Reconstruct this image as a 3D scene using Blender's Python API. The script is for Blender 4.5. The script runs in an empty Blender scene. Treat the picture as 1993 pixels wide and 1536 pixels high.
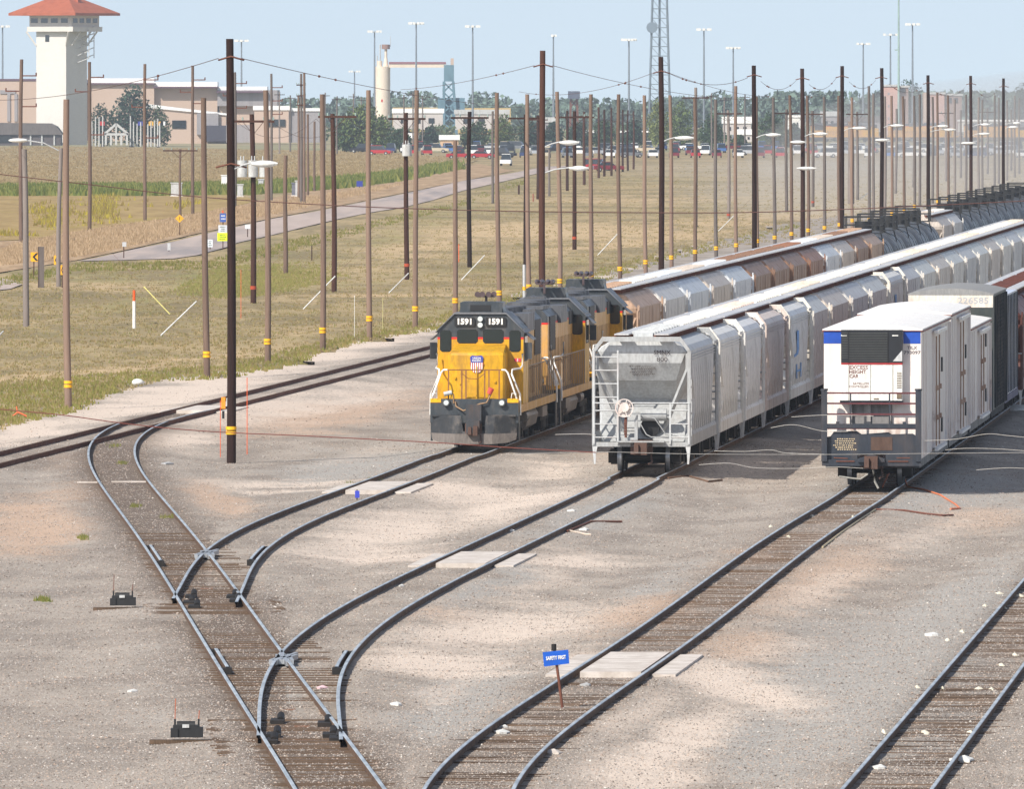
import bpy, math, random
import numpy as np
from mathutils import Vector, Matrix
random.seed(7); NR=np.random.default_rng(7)
R=math.radians; PI=math.pi
F=24000.0; H=12.0; CX=996.5; HY=178.0      # focal length and horizon, measured on the photograph (its pixels)
T=(2815-CX)/F                               # common heading of the straight yard tracks (dX/dY)
TH=math.atan(T)
RZ=0.20                                     # top of rail above the ground
SC=bpy.context.scene; COL=SC.collection
def P(x,y,z=0.):
    D=F*(H-z)/(y-HY); return Vector(((x-CX)*D/F,D,z))
def PD(x,y,D): return Vector(((x-CX)*D/F,D,H-(y-HY)*D/F))
def lin(r,g,b):
    return tuple(((c/255)/12.92 if c/255<=.04045 else ((c/255+.055)/1.055)**2.4) for c in (r,g,b))
# ---------------------------------------------------------------- mesh builder
class MB:
    def __init__(s): s.v=[];s.f=[];s.m=[];s.s=[]
    def add(s,vs,fs,mi=0,sm=False):
        b=len(s.v); s.v+= [tuple(v) for v in vs]
        for f in fs: s.f.append([b+i for i in f]); s.m.append(mi); s.s.append(sm)
        return s
    def box(s,c,d,mi=0,rot=None):
        x,y,z=d[0]/2,d[1]/2,d[2]/2
        vs=[Vector((a*x,b*y,e*z)) for e in(-1,1) for b in(-1,1) for a in(-1,1)]
        if rot is not None: vs=[rot@v for v in vs]
        c=Vector(c)
        return s.add([v+c for v in vs],[(0,2,3,1),(4,5,7,6),(0,1,5,4),(2,6,7,3),(0,4,6,2),(1,3,7,5)],mi)
    def bx(s,x0,x1,y0,y1,z0,z1,mi=0):
        return s.box(((x0+x1)/2,(y0+y1)/2,(z0+z1)/2),(x1-x0,y1-y0,z1-z0),mi)
    def beam(s,a,b,w,h=None,mi=0,up=(0,0,1)):
        a=Vector(a);b=Vector(b);h=h or w; d=(b-a).normalized(); u=Vector(up)
        if abs(d.dot(u))>.98: u=Vector((0,1,0))
        r=d.cross(u).normalized(); u=r.cross(d); vs=[]
        for p in(a,b):
            for i,j in((-1,-1),(1,-1),(1,1),(-1,1)): vs.append(p+r*w/2*i+u*h/2*j)
        return s.add(vs,[(0,1,2,3),(7,6,5,4),(0,4,5,1),(1,5,6,2),(2,6,7,3),(3,7,4,0)],mi)
    def cyl(s,a,b,r0,r1=None,n=10,mi=0,caps=True,sm=True):
        a=Vector(a);b=Vector(b);r1=r0 if r1 is None else r1; d=(b-a).normalized()
        u=Vector((0,0,1)) if abs(d.z)<.9 else Vector((1,0,0))
        r=d.cross(u).normalized();u=r.cross(d);vs=[]
        for p,q in((a,r0),(b,r1)):
            for i in range(n):
                t=2*PI*i/n; vs.append(p+(r*math.cos(t)+u*math.sin(t))*q)
        s.add(vs,[(i,(i+1)%n,n+(i+1)%n,n+i) for i in range(n)],mi,sm)
        if caps: s.add(vs,[tuple(range(n-1,-1,-1)),tuple(range(n,2*n))],mi)
        return s
    def tube(s,pts,r,n=5,mi=0):
        pts=[Vector(p) for p in pts]; N=len(pts); vs=[]
        for k,p in enumerate(pts):
            d=(pts[min(k+1,N-1)]-pts[max(k-1,0)]).normalized()
            u=Vector((0,0,1)) if abs(d.z)<.95 else Vector((0,1,0))
            a=d.cross(u).normalized(); u=a.cross(d)
            for i in range(n):
                t=2*PI*i/n; vs.append(p+(a*math.cos(t)+u*math.sin(t))*r)
        fs=[(k*n+i,k*n+(i+1)%n,(k+1)*n+(i+1)%n,(k+1)*n+i) for k in range(N-1) for i in range(n)]
        s.add(vs,fs,mi,True)
        return s.add(vs,[tuple(range(n-1,-1,-1)),tuple(range((N-1)*n,N*n))],mi)
    def prism(s,poly,y0,y1,mi=0,ms=None,sm=False):   # (x,z) outline pushed along y
        n=len(poly); vs=[(x,y0,z) for x,z in poly]+[(x,y1,z) for x,z in poly]
        b=[(i,(i+1)%n,n+(i+1)%n,n+i) for i in range(n)]
        for i,f in enumerate(b): s.add(vs,[f],ms[i] if ms else mi,sm)
        return s.add(vs,[tuple(range(n-1,-1,-1)),tuple(range(n,2*n))],mi)
    def slab(s,poly,z0,z1,mi=0):                     # (x,y) outline pushed up
        n=len(poly); vs=[(x,y,z0) for x,y in poly]+[(x,y,z1) for x,y in poly]
        return s.add(vs,[tuple(range(n-1,-1,-1)),tuple(range(n,2*n))]+[(i,(i+1)%n,n+(i+1)%n,n+i) for i in range(n)],mi)
    def loft(s,rings,mi=0,sm=False,cap=True):
        n=len(rings[0]); vs=[v for r in rings for v in r]
        s.add(vs,[(k*n+i,k*n+(i+1)%n,(k+1)*n+(i+1)%n,(k+1)*n+i) for k in range(len(rings)-1) for i in range(n)],mi,sm)
        if cap: s.add(vs,[tuple(range(n-1,-1,-1)),tuple(range(len(vs)-n,len(vs)))],mi)
        return s
    def ball(s,c,r,mi=0,nu=10,nv=6,sc=(1,1,1)):
        rings=[]
        for j in range(nv+1):
            t=PI*j/nv-PI/2; q=max(math.cos(t),.02)
            rings.append([(c[0]+r*sc[0]*q*math.cos(2*PI*i/nu),c[1]+r*sc[1]*q*math.sin(2*PI*i/nu),c[2]+r*sc[2]*math.sin(t)) for i in range(nu)])
        return s.loft(rings,mi,True)
    def mesh(s,name,mats):
        me=bpy.data.meshes.new(name); me.from_pydata(s.v,[],s.f)
        for m in (mats if isinstance(mats,(list,tuple)) else [mats]): me.materials.append(m)
        me.polygons.foreach_set('material_index',s.m); me.polygons.foreach_set('use_smooth',s.s)
        me.update(); return me
    def build(s,name,mats,parent=None,**k):
        o=bpy.data.objects.new(name,s.mesh(name,mats)); COL.objects.link(o); o.parent=parent
        if k: tag(o,**k)
        return o
def tag(o,label=None,cat=None,group=None,kind=None):
    if label:o['label']=label
    if cat:o['category']=cat
    if group:o['group']=group
    if kind:o['kind']=kind
    return o
def thing(name,label,cat,loc=(0,0,0),rz=0,group=None):
    o=bpy.data.objects.new(name,None); o.empty_display_size=.3; COL.objects.link(o)
    o.location=loc; o.rotation_euler=(0,0,rz); return tag(o,label,cat,group)
def part(name,me,parent,loc=None,label=None):
    o=bpy.data.objects.new(name,me); COL.objects.link(o); o.parent=parent
    if loc is not None:o.location=loc
    if label:o['label']=label
    return o
KIDS={}
def kids(o): return [c for c in COL.objects if c.parent is o]
def dup(o,loc=None,rz=None,label=None,parent=None,cache={}):
    if o.name not in cache: cache[o.name]=[(c,kids(c)) for c in kids(o)]
    r=o.copy(); COL.objects.link(r)
    if loc is not None: r.location=loc
    if rz is not None: r.rotation_euler=(0,0,rz)
    if label: r['label']=label
    for c,g in cache[o.name]:
        c2=c.copy(); COL.objects.link(c2); c2.parent=r
        for d in g:
            d2=d.copy(); COL.objects.link(d2); d2.parent=c2
    return r
def npmesh(name,V,Fc,mat,attrs=None,smooth=False,parent=None):   # big meshes straight from numpy, all faces same size
    k=Fc.shape[1]; me=bpy.data.meshes.new(name)
    me.vertices.add(len(V)); me.vertices.foreach_set('co',V.astype(np.float32).ravel())
    me.loops.add(Fc.size); me.loops.foreach_set('vertex_index',Fc.astype(np.int32).ravel())
    me.polygons.add(len(Fc)); me.polygons.foreach_set('loop_start',np.arange(0,Fc.size,k,dtype=np.int32))
    me.polygons.foreach_set('loop_total',np.full(len(Fc),k,dtype=np.int32))
    me.polygons.foreach_set('use_smooth',np.full(len(Fc),smooth))
    me.materials.append(mat)
    for an,av in (attrs or {}).items():
        a=me.attributes.new(an,'FLOAT','POINT'); a.data.foreach_set('value',av.astype(np.float32).ravel())
    me.update(calc_edges=True); me.validate()
    o=bpy.data.objects.new(name,me); COL.objects.link(o); o.parent=parent; return o
def text(s,size,mat,parent,loc,rot=(PI/2,0,0),w=None,name='lettering',bold=0.0,align='CENTER',sx=1):
    cu=bpy.data.curves.new('t','FONT'); cu.body=s; cu.size=size; cu.align_x=align; cu.align_y='CENTER'; cu.extrude=.004; cu.offset=bold; cu.resolution_u=2
    ob=bpy.data.objects.new('t',cu); COL.objects.link(ob)
    dg=bpy.context.evaluated_depsgraph_get(); me=bpy.data.meshes.new_from_object(ob.evaluated_get(dg))
    bpy.data.objects.remove(ob); me.name=name; me.materials.clear(); me.materials.append(mat)
    o=bpy.data.objects.new(name,me); COL.objects.link(o); o.parent=parent; o.location=loc; o.rotation_euler=rot
    if w:
        xs=[v.co.x for v in me.vertices]; sx=w/(max(xs)-min(xs))
    o.scale=(sx,1,1); return o
# ---------------------------------------------------------------- materials
class NT:
    def __init__(s,name):
        s.mat=bpy.data.materials.new(name); s.mat.use_nodes=True; s.t=s.mat.node_tree; s.t.nodes.clear()
        s.out=s.n('ShaderNodeOutputMaterial'); s.b=s.n('ShaderNodeBsdfPrincipled'); s.l(s.b.outputs[0],s.out.inputs[0])
    def n(s,ty,**k):
        x=s.t.nodes.new(ty)
        for a,v in k.items(): setattr(x,a,v)
        return x
    def l(s,a,b): s.t.links.new(a,b)
    def coord(s,scale=(1,1,1),world=False,rot=0):
        if world: g=s.n('ShaderNodeNewGeometry').outputs['Position']
        else: g=s.n('ShaderNodeTexCoord').outputs['Object']
        m=s.n('ShaderNodeMapping'); m.inputs['Scale'].default_value=scale; m.inputs['Rotation'].default_value=(0,0,rot); s.l(g,m.inputs[0]); return m.outputs[0]
    def noise(s,v,scale=1,detail=3,rough=.55):
        x=s.n('ShaderNodeTexNoise'); x.inputs['Scale'].default_value=scale; x.inputs['Detail'].default_value=detail; x.inputs['Roughness'].default_value=rough
        s.l(v,x.inputs['Vector']); return x.outputs[0]
    def ramp(s,v,stops):
        x=s.n('ShaderNodeValToRGB'); e=x.color_ramp.elements
        while len(e)<len(stops): e.new(.5)
        for i,(p,c) in enumerate(stops):
            e[i].position=p; e[i].color=(*c,1) if len(c)==3 else c
        s.l(v,x.inputs[0]); return x.outputs[0]
    def rng(s,v,a,b,c=0,d=1):
        x=s.n('ShaderNodeMapRange'); s.l(v,x.inputs[0]); x.interpolation_type='SMOOTHSTEP'
        for i,q in enumerate((a,b,c,d)): x.inputs[i+1].default_value=q
        return x.outputs[0]
    def mix(s,f,a,b,bt='MIX'):
        x=s.n('ShaderNodeMix',data_type='RGBA',blend_type=bt)
        for i,q in ((0,f),(6,a),(7,b)):
            if hasattr(q,'links'): s.l(q,x.inputs[i])
            elif i==0: x.inputs[0].default_value=q
            else: x.inputs[i].default_value=(*q,1)
        return x.outputs[2]
    def math(s,op,a,b=None):
        x=s.n('ShaderNodeMath',operation=op)
        for i,q in ((0,a),(1,b)):
            if q is None: continue
            if hasattr(q,'links'): s.l(q,x.inputs[i])
            else: x.inputs[i].default_value=q
        return x.outputs[0]
    def attr(s,nm):
        x=s.n('ShaderNodeAttribute'); x.attribute_name=nm; return x.outputs['Fac']
    def bump(s,h,st=.3,dist=.02):
        x=s.n('ShaderNodeBump'); x.inputs['Strength'].default_value=st; x.inputs['Distance'].default_value=dist
        s.l(h,x.inputs['Height']); s.l(x.outputs[0],s.b.inputs['Normal'])
    def col(s,c,rough=.6,metal=0.,spec=None):
        i=s.b.inputs
        if hasattr(c,'links'): s.l(c,i['Base Color'])
        else: i['Base Color'].default_value=(*c,1)
        if hasattr(rough,'links'): s.l(rough,i['Roughness'])
        else: i['Roughness'].default_value=rough
        i['Metallic'].default_value=metal
        if spec is not None: i['Specular IOR Level'].default_value=spec
        return s.mat
MC={}
def paint(name,c,rough=.5,dirt=None,amt=.45,sc=(1.3,1.3,.25),metal=0.,spec=None,var=.12):
    """weathered paint: blotches, downward streaks and speckle of dirt in the object's own coordinates"""
    if name in MC: return MC[name]
    m=NT(name); dirt=dirt or tuple(x*.35+.03 for x in c)
    a=m.noise(m.coord(sc),2.2,5,.65); b=m.noise(m.coord((.6,.6,.6)),1.1,3)
    k=m.rng(m.math('MULTIPLY',a,m.math('ADD',b,.5)),.42,.75,0,amt)
    v=m.noise(m.coord((9,9,3)),1.5,2); c2=m.mix(m.rng(v,.3,.7,0,1),tuple(x*(1-var) for x in c),tuple(min(1,x*(1+var)) for x in c))
    MC[name]=m.col(m.mix(k,c2,dirt),m.rng(a,.3,.7,max(.05,rough-.12),min(1,rough+.15)),metal,spec); return MC[name]
def flat(name,c,rough=.6,metal=0.,emit=0,spec=None):
    if name in MC: return MC[name]
    m=NT(name); v=m.noise(m.coord((3,3,3)),1.7,3)
    MC[name]=m.col(m.mix(m.rng(v,.25,.75),tuple(x*.85 for x in c),tuple(min(1,x*1.1) for x in c)),rough,metal,spec); return MC[name]
WOODC={}
def wood(name,c1,c2):
    m=NT(name); a=m.noise(m.coord((9,9,.35)),2,4,.7); b=m.noise(m.coord((.5,.5,.16)),1.3,3)
    m.bump(a,.4,.02)
    rd=m.n('ShaderNodeObjectInfo').outputs['Random']; c=m.mix(m.rng(b,.35,.65,0,.7),m.mix(m.rng(a,.3,.7),c1,c2),tuple(x*.5 for x in c2)); c=m.mix(m.rng(rd,0,1,.35,0),c,tuple(x*.5 for x in c1)); c=m.mix(m.rng(rd,.4,1,0,.35),c,tuple(min(1,x*1.35) for x in c2))
    return m.col(c,.85,0,.2)
STEEL=NT('rail head steel'); _v=STEEL.noise(STEEL.coord((3,.4,3),True),2,3)
STEEL=STEEL.col(STEEL.mix(STEEL.rng(_v,.3,.7),lin(150,160,168),lin(196,204,210)),.45,.25)
RUST=NT('rail side rust'); _v=RUST.noise(RUST.coord((2,1.2,5),True),2,4)
RUST=RUST.col(RUST.mix(RUST.rng(_v,.3,.7),lin(78,56,42),lin(116,90,68)),.9,.0)
DRUST=paint('old rust',lin(110,66,50),.8,lin(60,38,32))
DARK=paint('grimy running gear',lin(24,22,22),.75,lin(70,60,52),.4,(1.5,1.5,1))
BLACK=flat('black paint',lin(28,29,31),.6)
GLASS=flat('dark window glass',lin(26,34,36),.08,0,0,.9)
WHITE=paint('white paint',lin(235,235,230),.45,lin(170,160,150),.3)
GREYP=paint('pale grey paint',lin(190,192,192),.5,lin(120,110,100),.35)
YBAND=flat('yellow reflective band',lin(250,185,20),.5)
RED=flat('red paint',lin(200,45,38),.5)
BLUE=flat('blue paint',lin(20,75,175),.5)
ORANGE=flat('orange plastic',lin(235,95,35),.6)
CONC=NT('pale concrete'); _v=CONC.noise(CONC.coord((1,1,1),True),1.6,6,.7)
CONC=CONC.col(CONC.mix(CONC.rng(_v,.35,.65),lin(186,176,166),lin(216,208,200)),.9)
TANW=wood('weathered tan pole wood',lin(112,92,80),lin(142,120,106))
GRYW=wood('grey pole wood',lin(104,96,92),lin(138,128,122))
DRKW=wood('creosoted pole wood',lin(34,24,22),lin(62,42,37))
REDW=wood('red brown pole wood',lin(54,36,31),lin(84,57,47))
TIEW=wood('creosoted sleeper wood',lin(66,53,44),lin(126,105,87))
HAZE_D=.00010; SKY=(1.0,1.4,2.0); SKYS=.12; SKYZ=.10; SUN=3.9; EXPO=0.48
# ================================================================ tracks
def fit(pts,z=RZ):          # rail-head pixels -> ground polyline X(D)
    q=sorted([tuple(P(x,y,z))[:2] for x,y in pts],key=lambda t:t[1]); return q
def smooth_fn(pl,pr,deg,tail=None,tailD=None):
    """centre line X(D): samples of both rails, a piecewise smoothing, then the straight yard heading"""
    pts=[(x+.755,d) for x,d in fit(pl)]+[(x-.755,d) for x,d in fit(pr)]
    D=np.array([p[1] for p in pts]); X=np.array([p[0] for p in pts])
    m,s=D.mean(),D.std(); c=np.polyfit((D-m)/s,X,deg)
    f=lambda d:np.polyval(c,(np.asarray(d,float)-m)/s); lo,hi=D.min(),D.max()
    sl=(f(lo+2)-f(lo))/2
    def g(d):
        d=np.asarray(d,float); y=f(np.clip(d,lo,hi)); y=np.where(d<lo,f(lo)+sl*(d-lo),y)
        h=tailD or hi
        if tail: y=np.where(d>h,tail[0]+T*(d-tail[1]),y)
        return y
    return g
def straight(xc,yc,z=RZ):
    p=P(xc,yc,z); return (p.x,p.y)
A2=straight(927,872); A3=straight(1253.5,919); A4=straight(1704.7,944.5); A5=straight(1725.8,1536); A0=straight(843,679)
def line(a): return lambda d:a[0]+T*(np.asarray(d,float)-a[1])
L0=[(74,881),(175,856.5),(301,828),(421,795),(598,750),(843,687)]; U0=[(0,881),(90,858),(229,823),(346,793),(441,772),(600,733),(843,671.6)]
L1=[(578,1536),(514,1432),(451,1334),(409,1267),(377,1218),(353,1172),(311,1105),(269,1039),(235,1000),(193,923),(176,893),(171,875),(176,859),(193,844.5),(211,834),(235,823.4)]
R1=[(746,1536),(662,1425),(556.5,1281),(479,1175.6),(402,1075.5),(342,1004),(301,950),(272,908),(259.5,886.6),(258,871.6),(265,856.5),(280,844.5),(304,832),(352,811),(421,795)]
L2=[(350,1147.5),(356,1126),(374,1102),(402,1077),(416,1065),(451,1038.6),(521,1004.6),(570,985),(661,952),(746,920),(816,894),(885,872)]
R2=[(472,1150),(472,1133.5),(483,1105),(514,1075.5),(560,1034),(595,1018.6),(650,996),(683,983.5),(753,957),(809,934),(851,920),(969,872)]
L3=[(504,1397),(502,1372),(511,1341),(528.5,1305.5),(553,1277),(584.7,1235),(613,1209),(662,1179),(725,1147.5),(800,1114),(844,1092),(904,1060.7),(974,1029),(1062,988.7),(1200,923.7)]
R3=[(669,1435.5),(655,1393),(652,1365),(662,1316),(690,1274),(739,1212),(802,1172),(851,1148.5),(956.5,1096),(1006,1073),(1200,978),(1302,919)]
L4=[(828,1536),(845.6,1504.7),(888,1459),(940.5,1420),(1011,1371),(1088,1322),(1151,1283.5),(1221,1234),(1309,1176),(1344,1150),(1430,1090),(1521,1030),(1657,943.5)]
R4=[(1000,1536),(1018,1501),(1046,1469.6),(1116,1413),(1186,1357),(1256.5,1311.5),(1309,1269),(1397,1206),(1474,1150),(1500,1119),(1649,1012),(1752.5,945.5)]
c0=smooth_fn(U0,L0,2,None); c1=smooth_fn(L1,R1,5); c2=smooth_fn(L2,R2,5,A2,400); c3=smooth_fn(L3,R3,6,A3,376); c4=smooth_fn(L4,R4,5,A4,362); c5=line(A5)
_c0=c0
def c0(d):
    d=np.asarray(d,float); return np.where(d>552,_c0(552)+T*(d-552),_c0(np.minimum(d,552)))
TR=[(c0,300,1150,'rusty main track beside the pale dirt road, running left out of the yard'),
    (c1,196,455,'ladder track of switches running from bottom centre up to the left main track'),
    (c2,280,1150,'yard track curving off the ladder to the yellow locomotives'),
    (c3,232,800,'yard track curving off the ladder to the pale grey hopper cars'),
    (c4,150,640,'yard track with brown sleepers leading to the white refrigerated boxcars'),
    (c5,120,640,'empty track with brown sleepers crossing the bottom right corner')]
PROF=[(-.075,.0),(.075,.0),(.075,.025),(.014,.04),(.014,.145),(.037,.155),(.037,.19),(.030,.20),(-.030,.20),(-.037,.19),(-.037,.155),(-.014,.145),(-.014,.04),(-.075,.025)]
def rail_mesh(cf,off,d0,d1,z0=.0,step=None,top=STEEL,side=RUST,name='rail'):
    m=MB(); rings=[]; d=d0
    ds=[]
    while d<d1: ds.append(d); d+=step or (1.2 if d<470 else 12)
    ds.append(d1); ds=np.array(ds); X=cf(ds); sl=(cf(ds+.5)-cf(ds-.5))
    for dd,x,s in zip(ds,X,sl):
        n=1/math.hypot(1,s); nx,ny=n,-s*n
        rings.append([(x+(off+a)*nx,dd+(off+a)*ny,z0+z) for a,z in PROF])
    k=len(PROF); vs=[v for r in rings for v in r]
    mm=MB(); mm.v=vs
    # re-index onto shared vertices
    f=[];mi=[]
    for i in range(k):
        for q in range(len(rings)-1):
            f.append([q*k+i,q*k+(i+1)%k,(q+1)*k+(i+1)%k,(q+1)*k+i]); mi.append(1 if i in(6,7,8) else 0)
    mm.f=f; mm.m=mi; mm.s=[False]*len(f)
    return mm.mesh(name,[side,top])
tie_me=MB().box((0,0,-.03),(2.6,.23,.12)).mesh('sleeper',TIEW)
tie_me2=MB().box((0,0,-.03),(2.55,.21,.12)).mesh('sleeper',TIEW)
long_me=MB().box((.9,0,-.03),(4.6,.24,.12)).mesh('switch timber',TIEW)
TRK=[]
for i,(cf,d0,d1,lab) in enumerate(TR):
    t=thing('railway_track',lab,'railway track',(float(cf(max(d0,212))),max(d0,212),0),0,'tracks of the yard'); TRK.append(t)
    o=Vector(t.location)
    for sgn in(-1,1):
        e0,e1=d0,d1
        if i==2: e0=F*11.8/((1165 if sgn<0 else 1172)-HY)
        if i==3: e0=F*11.8/((1432 if sgn<0 else 1440)-HY)
        if i==1: e1=F*11.8/((824 if sgn<0 else 797)-HY)
        me=rail_mesh(cf,sgn*.755,e0,e1,0,None,RUST if i==0 else STEEL,DRUST if i==0 else RUST)
        me.transform(Matrix.Translation(-o)); part('rail',me,t)
    # sleepers: the nearest hundred each on their own, the rest as one part
    rest=MB(); n=0; d=max(d0,203.); step=.56
    vis=i in(1,4,5)
    if i==2: d=305
    if i==3: d=262
    while d<min(d1,430 if not i==0 else 640):
        x=float(cf(d)); s=float(cf(d+.5)-cf(d-.5)); rz=-math.atan(s)+random.uniform(-.012,.012)
        zz=(-.066 if i in(4,5) else -.083 if i==1 else -.086)+random.uniform(-.014,.012)
        inview=-20<CX+F*x/d<2160
        if vis and n<100 and inview:
            q=part('sleeper',tie_me if random.random()<.6 else tie_me2,t,Vector((x,d,.085+zz))-o); q.rotation_euler=(0,random.uniform(-.01,.01),rz); n+=1
        elif inview or i==0: rest.box(Vector((x,d,.055+zz))-o,(2.6,.23,.12),0,Matrix.Rotation(rz,3,'Z'))
        d+=step+random.uniform(-.03,.03)
    if rest.v: rest.build('sleepers',TIEW,t)['kind']='stuff'
def on(cf,d,off=0): 
    s=float(cf(d+.5)-cf(d-.5)); n=1/math.hypot(1,s); return Vector((float(cf(d))+off*n,d-off*s*n,0))
# switch timbers: long dark timbers under the two turnouts (a part of the ladder track)
m=MB()
def timbers(y0,y1,xl,xr,st=.52):
    d=F*H/(y0-HY); d1=F*H/(y1-HY)
    while d<d1:
        y=HY+F*H/d; f=(y-y1)/(y0-y1); a=xl[0]*f+xl[1]*(1-f); b=xr[0]*f+xr[1]*(1-f)
        pa=P(a+random.uniform(-14,8),y); pb=P(b+random.uniform(-8,16),y); c=(pa+pb)/2
        m.box(Vector((c.x,d,-.010+random.uniform(-.012,.022)))-TRK[1].location,(pb.x-pa.x,.24,.12)); d+=st
timbers(1475,1405,(425,410),(725,700)); timbers(1536,1478,(500,470),(790,745)); timbers(1200,1150,(290,275),(545,520)); timbers(1160,1040,(330,225),(505,430),1.04)
timbers(1370,1225,(430,345),(700,590),1.04)
m.build('switch_timbers',TIEW,TRK[1])['kind']='stuff'
def guard(cf,track,d0,d1,off):
    me=rail_mesh(cf,off,d0,d1,.02,.6,STEEL,RUST,'guard_rail'); me.transform(Matrix.Translation(-track.location)); part('guard_rail',me,track)
    for e in(d0,d1):
        q=on(cf,e,off*1.04); MB().box(q-track.location+Vector((0,0,.1)),(.22,.35,.2)).build('rail_brace',DARK,track)
dg=lambda y:F*11.8/(y-HY)
guard(c1,TRK[1],dg(1092),dg(1062),-.60); guard(c1,TRK[1],dg(1300),dg(1264),-.60)
guard(c2,TRK[2],dg(1090),dg(1064),.60); guard(c3,TRK[3],dg(1300),dg(1268),.60)
def frog(px,py,track):
    c=P(px,py,RZ); m=MB(); o=track.location
    for a,l,dx in((R(-3.0),4.2,0),(R(6.0),4.2,0),(R(-3.0),2.6,.12),(R(6.0),2.6,-.12),(R(-3),2.4,-.11),(R(6.),2.4,.11)):
        m.box(c-o+Vector((dx,0,-.05)),(.075,l,.105 if dx==0 else .10),0,Matrix.Rotation(-a,3,'Z'))
    m.build('frog',flat('worn bright steel',lin(176,180,184),.4,.5),track)
frog(403,1075,TRK[2]); frog(553,1279,TRK[3])
def points(yy,xs,track):      # switch rods, heel blocks and plates at the switch points
    o=track.location
    for x,y in xs:
        m=MB(); p=P(x,y)-o; m.box(p+Vector((0,0,.06)),(.26,1.0,.12)).cyl(p+Vector((.06,0,.1)),p+Vector((.06,.4,.18)),.07); m.build('switch_block',DARK,track)
points(0,[(533,1440),(540,1413),(632,1418),(642,1440),(527,1452),(655,1447)],TRK[3]); points(0,[(368,1180),(372,1168),(452,1168),(458,1176),(378,1188)],TRK[2])
for x,y in((590,1448),(588,1418),(414,1178),(560,1385),(402,1150)): MB().box(P(x,y)-TRK[1].location+Vector((0,0,.03)),(.30,.9,.035)).build('gauge_plate',paint('orange rust',lin(128,88,60),.8,lin(104,84,68),.7,(4,4,4)),TRK[1])
# crossing panels
def crossing(y0,y1,xl,xm0,xm1,xr,cf,lab):
    d0,d1=F*11.8/(y0-HY),F*11.8/(y1-HY); dm=(d0+d1)/2; c=on(cf,dm)
    t=thing('crossing_panel',lab,'crossing panel',c,0,'concrete crossing panels'); s=float(cf(dm+.5)-cf(dm-.5)); t.rotation_euler=(0,0,-math.atan(s)); L=d1-d0
    sk=math.tan(math.atan(s))
    for n,a,b in(('centre_slab',-.62,.62),('side_slab',.84,1.32),('side_slab',-1.32,-.84)):
        MB().slab([(a,-L/2+a*sk),(b,-L/2+b*sk),(b,L/2+b*sk),(a,L/2+a*sk)],-.05,.165 if n=='centre_slab' else .11).build(n,CONC,t)
crossing(1305,1266,0,0,0,0,c4,'pale concrete crossing panel behind the blue safety sign')
crossing(1094,1071,0,0,0,0,c3,'pale concrete crossing panel on the hopper car track')
crossing(952,935,0,0,0,0,c2,'pale concrete crossing panel in front of the yellow locomotives')
crossing(797,787,0,0,0,0,c0,'pale concrete crossing panel beside the dark pole on the left main track')
# switch stands
def stand(x,y,lab,s=.8):
    p=P(x,y); t=thing('switch_stand',lab,'switch stand',p,0,'switch machines'); t.scale=(.56,.56,.62)
    MB().box((0,0,.02),(2.4,.5,.12)).box((2.2,.9,-.01),(3.6,.3,.1)).build('base_timbers',TIEW,t)
    m=MB().bx(-.42,.42,-.28,.28,.16,.52).bx(-.5,-.26,-.34,.34,.16,.42).bx(.28,.56,-.3,.3,.16,.46); m.cyl((-.3,0,.5),(.3,0,.5),.14)
    m.build('machine_case',BLACK,t); MB().box((0,-.3,.5),(.22,.05,.1)).build('name_plate',GREYP,t)
    for xx,h in((-.36,1.3),(.42,.95)):
        m=MB().tube([(xx,0,.3),(xx,0,.7)],.035).build('lever',BLACK,t); MB().tube([(xx,0,.7),(xx+.02,.05,h)],.016).build('marker_rod',flat('faded orange rod',lin(176,92,58),.7) if y>1300 else DRUST,m)
stand(362,1446,'black switch machine with two orange rods, nearest the camera')
stand(238,1187,'black switch machine with thin dark rods, farther up the ladder track')
# ================================================================ ground
def tdist(X,Y):
    d=np.full(X.shape,99.); idx=np.zeros(X.shape,int)
    for i,(cf,d0,d1,_) in enumerate(TR):
        q=np.where((Y>d0-2)&(Y<d1+2),np.abs(X-cf(Y)),99.); idx=np.where(q<d,i,idx); d=np.minimum(d,q)
    return d,idx
def vnoise(X,Y,s,seed):
    r=np.random.default_rng(seed); g=r.random((257,257)); u=np.mod(X*s,256); v=np.mod(Y*s,256); i=u.astype(int);j=v.astype(int);fu=u-i;fv=v-j
    fu=fu*fu*(3-2*fu);fv=fv*fv*(3-2*fv); i2=(i+1)%256;j2=(j+1)%256
    return (g[i,j]*(1-fu)+g[i2,j]*fu)*(1-fv)+(g[i,j2]*(1-fu)+g[i2,j2]*fu)*fv
def gh(X,Y):     # ground relief
    X=np.asarray(X,float);Y=np.asarray(Y,float); d,_=tdist(X,Y); k=np.clip((d-1.3)/2.2,0,1); k=k*k*(3-2*k)
    return .045+.026*np.exp(-((d-1.2)/.24)**2)-.12*k+k*(.10*(vnoise(X,Y,.22,3)-.5)+.05*(vnoise(X,Y,.9,4)-.5))+.02*(vnoise(X,Y,1.7,5)-.5)
def PG(x,y,dz=0.):
    p=P(x,y); p.z=float(gh(np.array([p.x]),np.array([p.y]))[0])+dz; return p
def blob(x,y,L):
    r=np.zeros(x.shape)
    for cx,cy,rx,ry,an,w in L:
        c,s=math.cos(R(an)),math.sin(R(an)); u=((x-cx)*c+(y-cy)*s)/rx; v=(-(x-cx)*s+(y-cy)*c)/ry
        r=np.maximum(r,w*np.clip(1.3-np.sqrt(u*u+v*v),0,1))
    return r
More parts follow.
